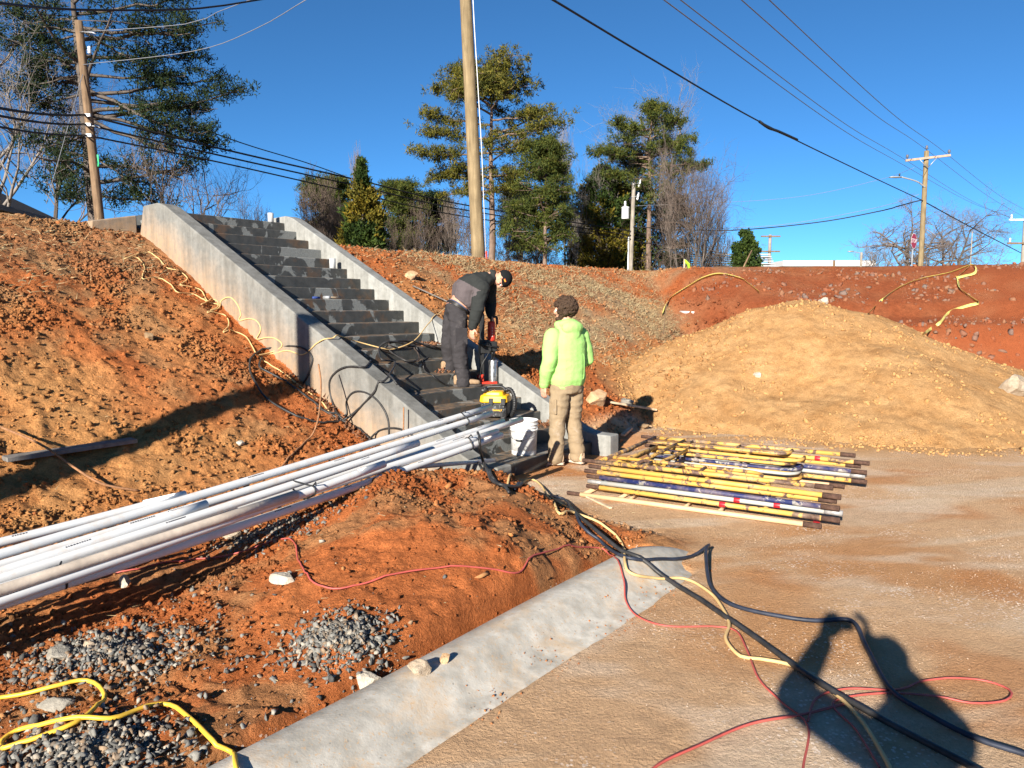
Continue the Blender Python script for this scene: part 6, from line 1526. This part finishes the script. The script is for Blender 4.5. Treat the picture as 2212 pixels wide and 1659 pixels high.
# --- worker bent over the drill
def drill_man():
    F = at_y(990, 830, 9.35); zt = Z0 + 4 * RISE; F[2] = zt
    root = empty('person', tuple(F)); tag(root, 'worker in black beanie and dark jacket bending over the drill on the steps', 'person')
    P = lambda u, v, y: at_y(u, v, y) - F
    dark = cloth('charcoal_work_trousers', (.036, .033, .035), 90, (.09, .08, .078), .2); jg = cloth('grey_softshell', (.092, .076, .078), 150, var=.1); jb = cloth('black_softshell', (.026, .028, .027), 150, var=.15)
    bootm = cloth('muddy_boots', (.30, .20, .12), 80, (.08, .055, .04)); gum = simple('dark_boot_sole', (.06, .05, .045), .8); beanm = cloth('black_knit', (.010, .010, .011), 260)
    fwd = unit((.93, .37, 0)); lat = np.array([fwd[1], -fwd[0], 0])           # lat points to his right, towards us
    hipR, hipL = P(990, 690, 9.29), P(978, 688, 9.49)
    knR, knL = P(992, 756, 9.20), P(969, 748, 9.50)
    anR, anL = P(1000, 818, 9.19), P(974, 790, 9.53)
    fR = at_z(1000, 836, zt) - F; fR = np.array([fR[0], 9.20 - F[1], 0.0]); fL = np.array([P(972, 800, 9.53)[0], 9.53 - F[1], RISE])
    anR = fR + UP * .10; anL = fL + UP * .10
    pel = P(985, 668, 9.39); mid = P(1003, 630, 9.41); che = P(1032, 607, 9.44); nb = P(1060, 597, 9.49); hc = P(1083, 602, 9.50)
    shR, shL = P(1041, 622, 9.27), P(1056, 620, 9.66)
    elR, elL = P(1032, 668, 9.19), P(1060, 655, 9.70)
    wrR, wrL = P(1021, 706, 9.20), P(1060, 681, 9.62)
    hu, hf = unit((.93, .10, -.22)), np.array([-.25, -.10, -1.0])
    # body
    b = MB(); s_, f, u_ = head(b, hc, hu, hf)
    chain(b, [che, nb, hc - u_ * .06], [.075, .06, .057])
    T = unit(che - pel); fr = unit(np.cross(lat, T)); fr = fr if np.dot(fr, fwd) > 0 else -fr
    b.loft([ring(c, lat, rx, fr, ry) for c, rx, ry in ((pel - T * .05, .15, .115), (pel + T * .02 - fr * .012, .165, .131), (pel + T * .08, .15, .125), (mid, .14, .10), (che, .15, .10))])
    chain(b, [shR, elR, wrR], [.05, .04, .03]); chain(b, [shL, elL, wrL], [.05, .04, .03])
    chain(b, [hipR, knR, anR], [.075, .05, .038]); chain(b, [hipL, knL, anL], [.075, .05, .038])
    hand(b, wrR, (-.12, -.05, -1), (.6, .6, -.1), np.array([.9, -.3, -.2]), .45)
    hand(b, wrL, (.25, -.10, -.75), (-.2, -.3, -1), np.array([.8, -.6, .3]), .85)
    skin_over(b, 'body', [M['skin']], root, .0065, 3)
    for q in (-1, 1):
        e = MB(); e.ell(hc + s_ * q * .032 + u_ * .004 + f * .082, (.0125,) * 3, n=10, m=8); eo = e.build('eye', M['eye_white'], root, smooth=True)
        e = MB(); e.ell(hc + s_ * q * .032 + u_ * .004 + f * .0905, (.006,) * 3, n=8, m=6); e.build('iris', M['iris'], eo, smooth=True)
    # trousers
    t = MB(); t.loft([ring(c, lat, rx, fr, ry) for c, rx, ry in ((pel - UP * .19, .16, .125), (pel - UP * .10 - fwd * .01, .183, .142), (pel - UP * .02 - fwd * .012, .176, .136), (pel + T * .022, .165, .125))])
    for hp, kn, an in ((hipR, knR, anR), (hipL, knL, anL)):
        chain(t, [hp + UP * .02, hp * .5 + kn * .5, kn, kn * .5 + an * .5, an + UP * .02, an - UP * .055], [.112, .104, .092, .086, .084, .088], 14)
    skin_over(t, 'trousers', [dark], root, .011, 3, [(.008, (7, 7, 14)), (.005, (15, 15, 28))], seed=13)
    m = MB(); m.box(hipR * .45 + knR * .55 + lat * .098, (.16, .02, .20), (fwd, lat, UP)); m.build('thigh_pocket', dark, root, bevel=.01)
    m = MB(); m.loft([ring(pel + T * z, lat, .182, fr, .143, 24) for z in (.0, .003, .036, .039)]); m.build('belt', simple('black_leather_belt', (.02, .018, .017), .5), root, smooth=True)
    m = MB(); m.loft([ring(pel + T * z, lat, .172, fr, .135, 24) for z in (.036, .039, .052, .055)]); m.build('waistband', simple('blue_waistband', (.05, .07, .12), .8), root, smooth=True)
    # jacket: dark yoke and sleeves, grey body
    t = MB(); t.loft([ring(c, lat, rx, fr, ry, 20) for c, rx, ry in ((pel + T * .085 + fr * .022, .172, .130), (pel + T * .13 + fr * .008, .192, .150), (mid, .205, .155), (mid * .5 + che * .5 - fr * .008, .210, .155), (che, .20, .148), (che * .45 + nb * .55, .145, .115), (nb, .085, .085))])
    t.ell(pel + T * .10 + fr * .10, (.12, .12, .075), (tuple(lat), tuple(fr), tuple(T)))
    chain(t, [shR, shR * .5 + elR * .5 - fwd * .008, elR, elR * .5 + wrR * .5, wrR + UP * .012], [.098, .088, .078, .068, .052], 14)
    chain(t, [shL, shL * .5 + elL * .5, elL, elL * .5 + wrL * .5, wrL], [.098, .088, .078, .068, .052], 14)
    t.tube([nb - T * .01, nb + unit(hc - nb) * .055], [.085, .080], 16)
    thr = np.dot(che - pel, T) * .76
    def which(c):
        onyoke = ((c - pel) @ T - .12 * ((c - che) @ fr)) > thr
        dR = np.min([np.linalg.norm(c - (elR * a + wrR * (1 - a)), axis=1) for a in np.linspace(0, 1, 5)] + [np.linalg.norm(c - (elR * a + shR * (1 - a)), axis=1) for a in np.linspace(.35, 1, 4)], axis=0) < .100
        dL = np.min([np.linalg.norm(c - (elL * a + wrL * (1 - a)), axis=1) for a in np.linspace(0, 1, 5)] + [np.linalg.norm(c - (elL * a + shL * (1 - a)), axis=1) for a in np.linspace(.35, 1, 4)], axis=0) < .100
        return (onyoke | dR | dL)
    skin_over(t, 'jacket', [jg, jb], root, .0095, 3, [(.007, (6, 6, 8)), (.0035, (15, 15, 20))], which, seed=15)
    # beanie with its small badge
    t = MB(); ax = (tuple(s_), tuple(f), tuple(u_)); clamp_ell(t, hc + u_ * .034 - f * .010, (.092, .110, .103), ax, u_ * .90 - f * .32, -.042, 22, 14)
    bo = skin_over(t, 'beanie', [beanm], root, .007, 2, [(.0015, (60, 60, 60))], seed=17)
    bn = unit(np.cross(u_, f)); bn = bn if bn[1] < 0 else -bn; bc = hc + u_ * .034 - f * .010 + unit(bn + f * .35) * .094 + u_ * .008
    nn = unit(bn + f * .45); a1 = unit(u_ * .8 - f * .6 - nn * np.dot(u_ * .8 - f * .6, nn)); a2 = np.cross(nn, a1)
    m = MB(); m.box(bc, (.024, .045, .006), (a1, a2, nn)); bd = m.build('badge', simple('red_badge', (.35, .04, .02), .7), root, bevel=.002)
    m = MB(); m.box(bc + nn * .004 - a1 * .003, (.010, .034, .002), (a1, a2, nn)); m.build('badge_stripe', simple('yellow_badge_stripe', (.6, .42, .04), .7), bd)
    for h_, td in ((fR, (.97, .2)), (fL, (.9, .42))):
        hl_ = h_ - unit(np.array([*td, 0])) * .075
        t = MB(); boot(t, hl_ + UP * .012, td, 1.06); skin_over(t, 'boot', [bootm], root, .007, 2, [(.003, (22, 22, 22))], seed=18)
        m = MB(); sole(m, hl_, td, 1.06); m.build('boot_sole', gum, root, bevel=.006)
drill_man()

# --- core drill on its stand
def drill():
    zt = Z0 + 4 * RISE; c = at_y(1041, 820, 9.56); root = empty('core_drill', (c[0], c[1], zt), math.atan2(W[1], W[0]) - R(37)); tag(root, 'red and black core drill standing on a column beside the bending worker', 'drill')
    red = simple('red_enamel', (.50, .035, .018), .45, .4, .2, 18); blk = simple('oily_black_steel', (.018, .018, .018), .45, .4, .5, 25)
    m, nt, b = new_mat('wet_steel_core_bit', .32, .5, metal=.85); q = obj_pos(nt)
    nt.links.new(ramp(nt, noise_node(nt, 30, 5, .7, q), [(.35, (.16, .15, .14)), (.6, (.50, .49, .48))]), b.inputs['Base Color']); bit = m
    m = MB(); m.box((.05, 0, .014), (.27, .13, .028)); m.build('base_plate', red, root, bevel=.006)
    m = MB(); m.box((-.02, 0, .07), (.075, .075, .10)); m.build('column_foot', red, root, bevel=.008)
    for x in (-.07, .165):
        for y in (-.05, .05):
            m = MB(); m.lathe([(.011, 0), (.011, .035), (.007, .04)], 8, (x, y, .012)); m.build('levelling_bolt', blk, root, smooth=True)
    m = MB(); m.box((0, 0, .47), (.05, .05, .84)); m.build('column', blk, root, bevel=.004)
    m = MB(); m.box((.028, 0, .47), (.01, .018, .80)); m.build('rack', blk, root)
    m = MB(); m.box((.035, 0, .47), (.14, .10, .17)); car = m.build('carriage', blk, root, bevel=.01)
    m = MB(); m.tube([(-.06, -.075, .51), (.02, -.08, .49), (.20, -.085, .455)], .009, 8); m.build('feed_lever', blk, root, smooth=True)
    m = MB(); m.lathe([(.018, -.05), (.018, .0), (.035, .005), (.035, .02)], 12, (.03, -.06, .5), (0, -1, 0)); m.build('feed_hub', blk, root, smooth=True)
    bx = .145
    m = MB(); m.box((bx - .005, 0, .47), (.10, .10, .13)); m.build('gearbox', blk, root, bevel=.014)
    m = MB(); m.lathe([(.0, .535), (.047, .54), (.050, .56), (.048, .62), (.050, .64), (.047, .76), (.042, .785), (.0, .79)], 18, (bx - .02, 0, 0)); mt = m.build('motor', red, root, smooth=True)
    for k in range(4):
        m = MB(); m.box((bx - .02, -.049, .60 + k * .035), (.012, .006, .018)); m.build('vent', simple('pale_vent', (.55, .35, .3), .6), mt)
    m = MB(); m.tube(catmull([(bx - .02, 0, .78), (bx - .02, 0, .82), (bx + .02, 0, .845), (bx + .05, 0, .83), (bx + .055, 0, .75)], .01), .016, 8); m.build('grip', blk, root, smooth=True)
    m = MB(); m.lathe([(.0, .41), (.03, .41), (.03, .36), (.022, .355), (.022, .315), (.028, .312), (.028, .295), (.0, .29)], 14, (bx, 0, 0)); m.build('spindle', blk, root, smooth=True)
    m = MB(); m.lathe([(.0, .298), (.052, .297), (.055, .290), (.055, .02), (.057, .018), (.057, .002), (.0, .002)], 26, (bx, 0, 0)); m.build('core_bit', bit, root, smooth=False, bevel=.003)
    m = MB(); m.tube(catmull([(bx - .03, -.03, .53), (.06, -.12, .40), (-.03, -.13, .25), (-.05, -.10, .10), (-.10, -.06, .03)], .02), .007, 6); m.build('power_lead', blk, root, smooth=True)
drill()

# --- the photographer, standing at the camera; only the shadow reaches the picture
def photographer():
    root = empty('person', (.15, -.40, 0)); tag(root, 'photographer holding up a phone, seen only as the shadow at bottom right', 'person')
    coat = cloth('photographer_jacket', (.08, .09, .12)); jean = cloth('photographer_jeans', (.06, .08, .13)); bl = simple('photographer_boots', (.05, .04, .03), .8)
    hc = np.array([0, .05, 1.64])
    sl, el, wl_ = np.array([-.19, 0, 1.40]), np.array([-.38, .20, 1.45]), np.array([-.20, .345, 1.63])
    sr, er, wr_ = np.array([.19, 0, 1.40]), np.array([.22, .20, 1.40]), np.array([.045, .345, 1.63])
    b = MB(); s_, f, u_ = head(b, hc, (0, .1, 1), (0, 1, -.1)); chain(b, [(0, -.02, 1.38), (0, 0, 1.5), hc - UP * .06], [.07, .06, .055])
    chain(b, [sl, el, wl_], [.05, .04, .03]); chain(b, [sr, er, wr_], [.05, .04, .03])
    b.loft([ring((0, 0, z), (1, 0, 0), rx, (0, 1, 0), ry) for z, rx, ry in ((.84, .13, .09), (1.1, .14, .1), (1.40, .14, .085))])
    for k_ in (-1, 1): chain(b, [(k_ * .09, 0, .88), (k_ * .11, .02, .48), (k_ * .12, 0, .08)], [.075, .05, .035])
    hand(b, wl_, (.25, .0, 1), (.6, .3, -.2), np.array([.5, -.5, .3]), .35); hand(b, wr_, (-.25, .0, 1), (-.6, .3, -.2), np.array([-.5, -.5, .3]), .5)
    skin_over(b, 'body', [M['skin']], root, .008, 2)
    t = MB(); t.loft([ring((0, 0, z), (1, 0, 0), rx, (0, 1, 0), ry) for z, rx, ry in ((.80, .16, .13), (1.0, .165, .13), (1.25, .175, .13), (1.40, .16, .11), (1.49, .08, .08))])
    chain(t, [sl, el, wl_ - UP * .02], [.09, .075, .052]); chain(t, [sr, er, wr_ - UP * .02], [.09, .075, .052]); skin_over(t, 'jacket', [coat], root, .014, 2)
    t = MB(); t.ell((0, 0, .88), (.17, .13, .12))
    for k_ in (-1, 1): chain(t, [(k_ * .09, 0, .84), (k_ * .11, .02, .48), (k_ * .12, 0, .10)], [.105, .085, .075])
    skin_over(t, 'trousers', [jean], root, .014, 2)
    t = MB(); clamp_ell(t, hc + UP * .035 - f * .01, (.088, .106, .1), (tuple(s_), tuple(f), tuple(u_)), u_ - f * .5, -.03); t.build('hair', simple('dark_hair', (.03, .02, .015), .8), root, smooth=True)
    for k_ in (-1, 1):
        t = MB(); boot(t, (k_ * .12, -.05, .012), (k_ * .15, 1)); skin_over(t, 'boot', [bl], root, .009, 1)
    ph = empty('phone', (.05, -.022, 1.695)); tag(ph, 'phone held up by the photographer, part of the bottom right shadow', 'phone')
    m = MB(); m.box((0, 0, 0), (.158, .008, .075)); m.build('phone_body', M['black_plastic'], ph, bevel=.003)
    m = MB(); m.box((0, -.0048, 0), (.15, .0012, .069)); m.build('screen', simple('phone_glass', (.01, .01, .012), .1, .5), ph)
photographer()
# pole outside the picture on the left whose shadow falls across the bank and up the stair wall
root = empty('utility_pole', (-5.77, .8, .6)); tag(root, 'pole outside the left edge known only by its shadow on the bank', 'pole')
m = MB(); m.tube([(0, 0, -1.0), (0, 0, 2), (0, 0, 4.42)], [.15, .14, .13], 14); m.build('shaft', M['pole_old'], root, smooth=True)

# ------------------------------------------------------------------ small things on the steps
def stub(n, s_, label):
    p = st(s_, TREAD * n + .13, Z0 + RISE * n); o = MB().lathe([(0, -.02), (.045, -.02), (.045, .15), (.041, .152), (.039, .10), (0, .10)], 20).build('pipe_stub', M['pvc_grey'], smooth=True)
    o.location = p; tag(o, label, 'pipe', 'pipe stubs cast into the steps')
M['pvc_grey'] = simple('grey_pvc', (.42, .43, .43), .5, .4, .12, 10)
stub(19, -.16, 'short pipe stub standing on the top landing'); stub(14, -.16, 'short pipe stub standing on a step beside the right wall')
def hammer(n, s0, s1, label, heads=True):
    z = Z0 + RISE * n + .02; a = st(s0, TREAD * n + .06, z); b_ = st(s1, TREAD * n + .10, z); root = empty('hammer', tuple(a)); tag(root, label, 'tool'); d = b_ - a
    m = MB(); m.tube([d * .18, d * .6, d], [.014, .013, .016], 8); m.build('handle', M['plank'], root, smooth=True)
    m = MB(); u_ = unit(d); sx = np.cross(u_, UP); m.tube([d * .16 - sx * .05, d * .16 + sx * .05], .024, 10); m.build('head', M['steel_grey'], root, smooth=True)
    return a
hammer(11, -1.10, -.78, 'wooden-handled hammer lying on a middle step')
a = st(-1.28, TREAD * 11 + .06, Z0 + RISE * 11 + .016); m = MB(); m.tube([a, a + W * .11], .016, 8); tag(m.build('chisel', simple('blue_handle', (.03, .06, .22), .5), smooth=True), 'small blue-handled chisel beside the hammer', 'tool')
a = st(-1.80, TREAD * 10 + .07, Z0 + RISE * 10 + .014); m = MB(); m.tube([a, a + W * .22], .012, 8); tag(m.build('brush_handle', simple('brown_handle', (.30, .13, .07), .6), smooth=True), 'brown tool handle on a step by the left wall', 'tool')
a = hit2(1470, 678, .04); b_ = hit2(1500, 680, .04); m = MB(); m.tube([a, b_], .035, 10); tag(m.build('white_conduit_offcut', M['pvc'], smooth=True), 'white pipe offcut in the grass left of the sandy heap', 'pipe')
# dead leaves gathered on the steps and by the wall
r_ = np.random.default_rng(77); L_ = []
for n, s0, cnt in ((7, -.22, 70), (1, -.12, 60), (5, -.5, 20)):
    for k in range(cnt):
        p = st(s0 + r_.normal() * .10, TREAD * n + r_.uniform(.05, .27), Z0 + RISE * n + .012 + r_.random() * .02); L_.append(p)
for k in range(160):
    dd = r_.uniform(.6, 2.6); p = st(-2.17 - abs(r_.normal()) * .05, dd, 0); p[2] = gz(p[0], p[1]) + .02; L_.append(p)
L_ = np.array(L_); v, f = needles(L_, .012, 2, .05, .018, r_, .1); tag(obj_from('dead_leaves', v, f, island_mat('dead_leaf', [(.16, .06, .035), (.24, .12, .06), (.10, .045, .03)])), kind='stuff')
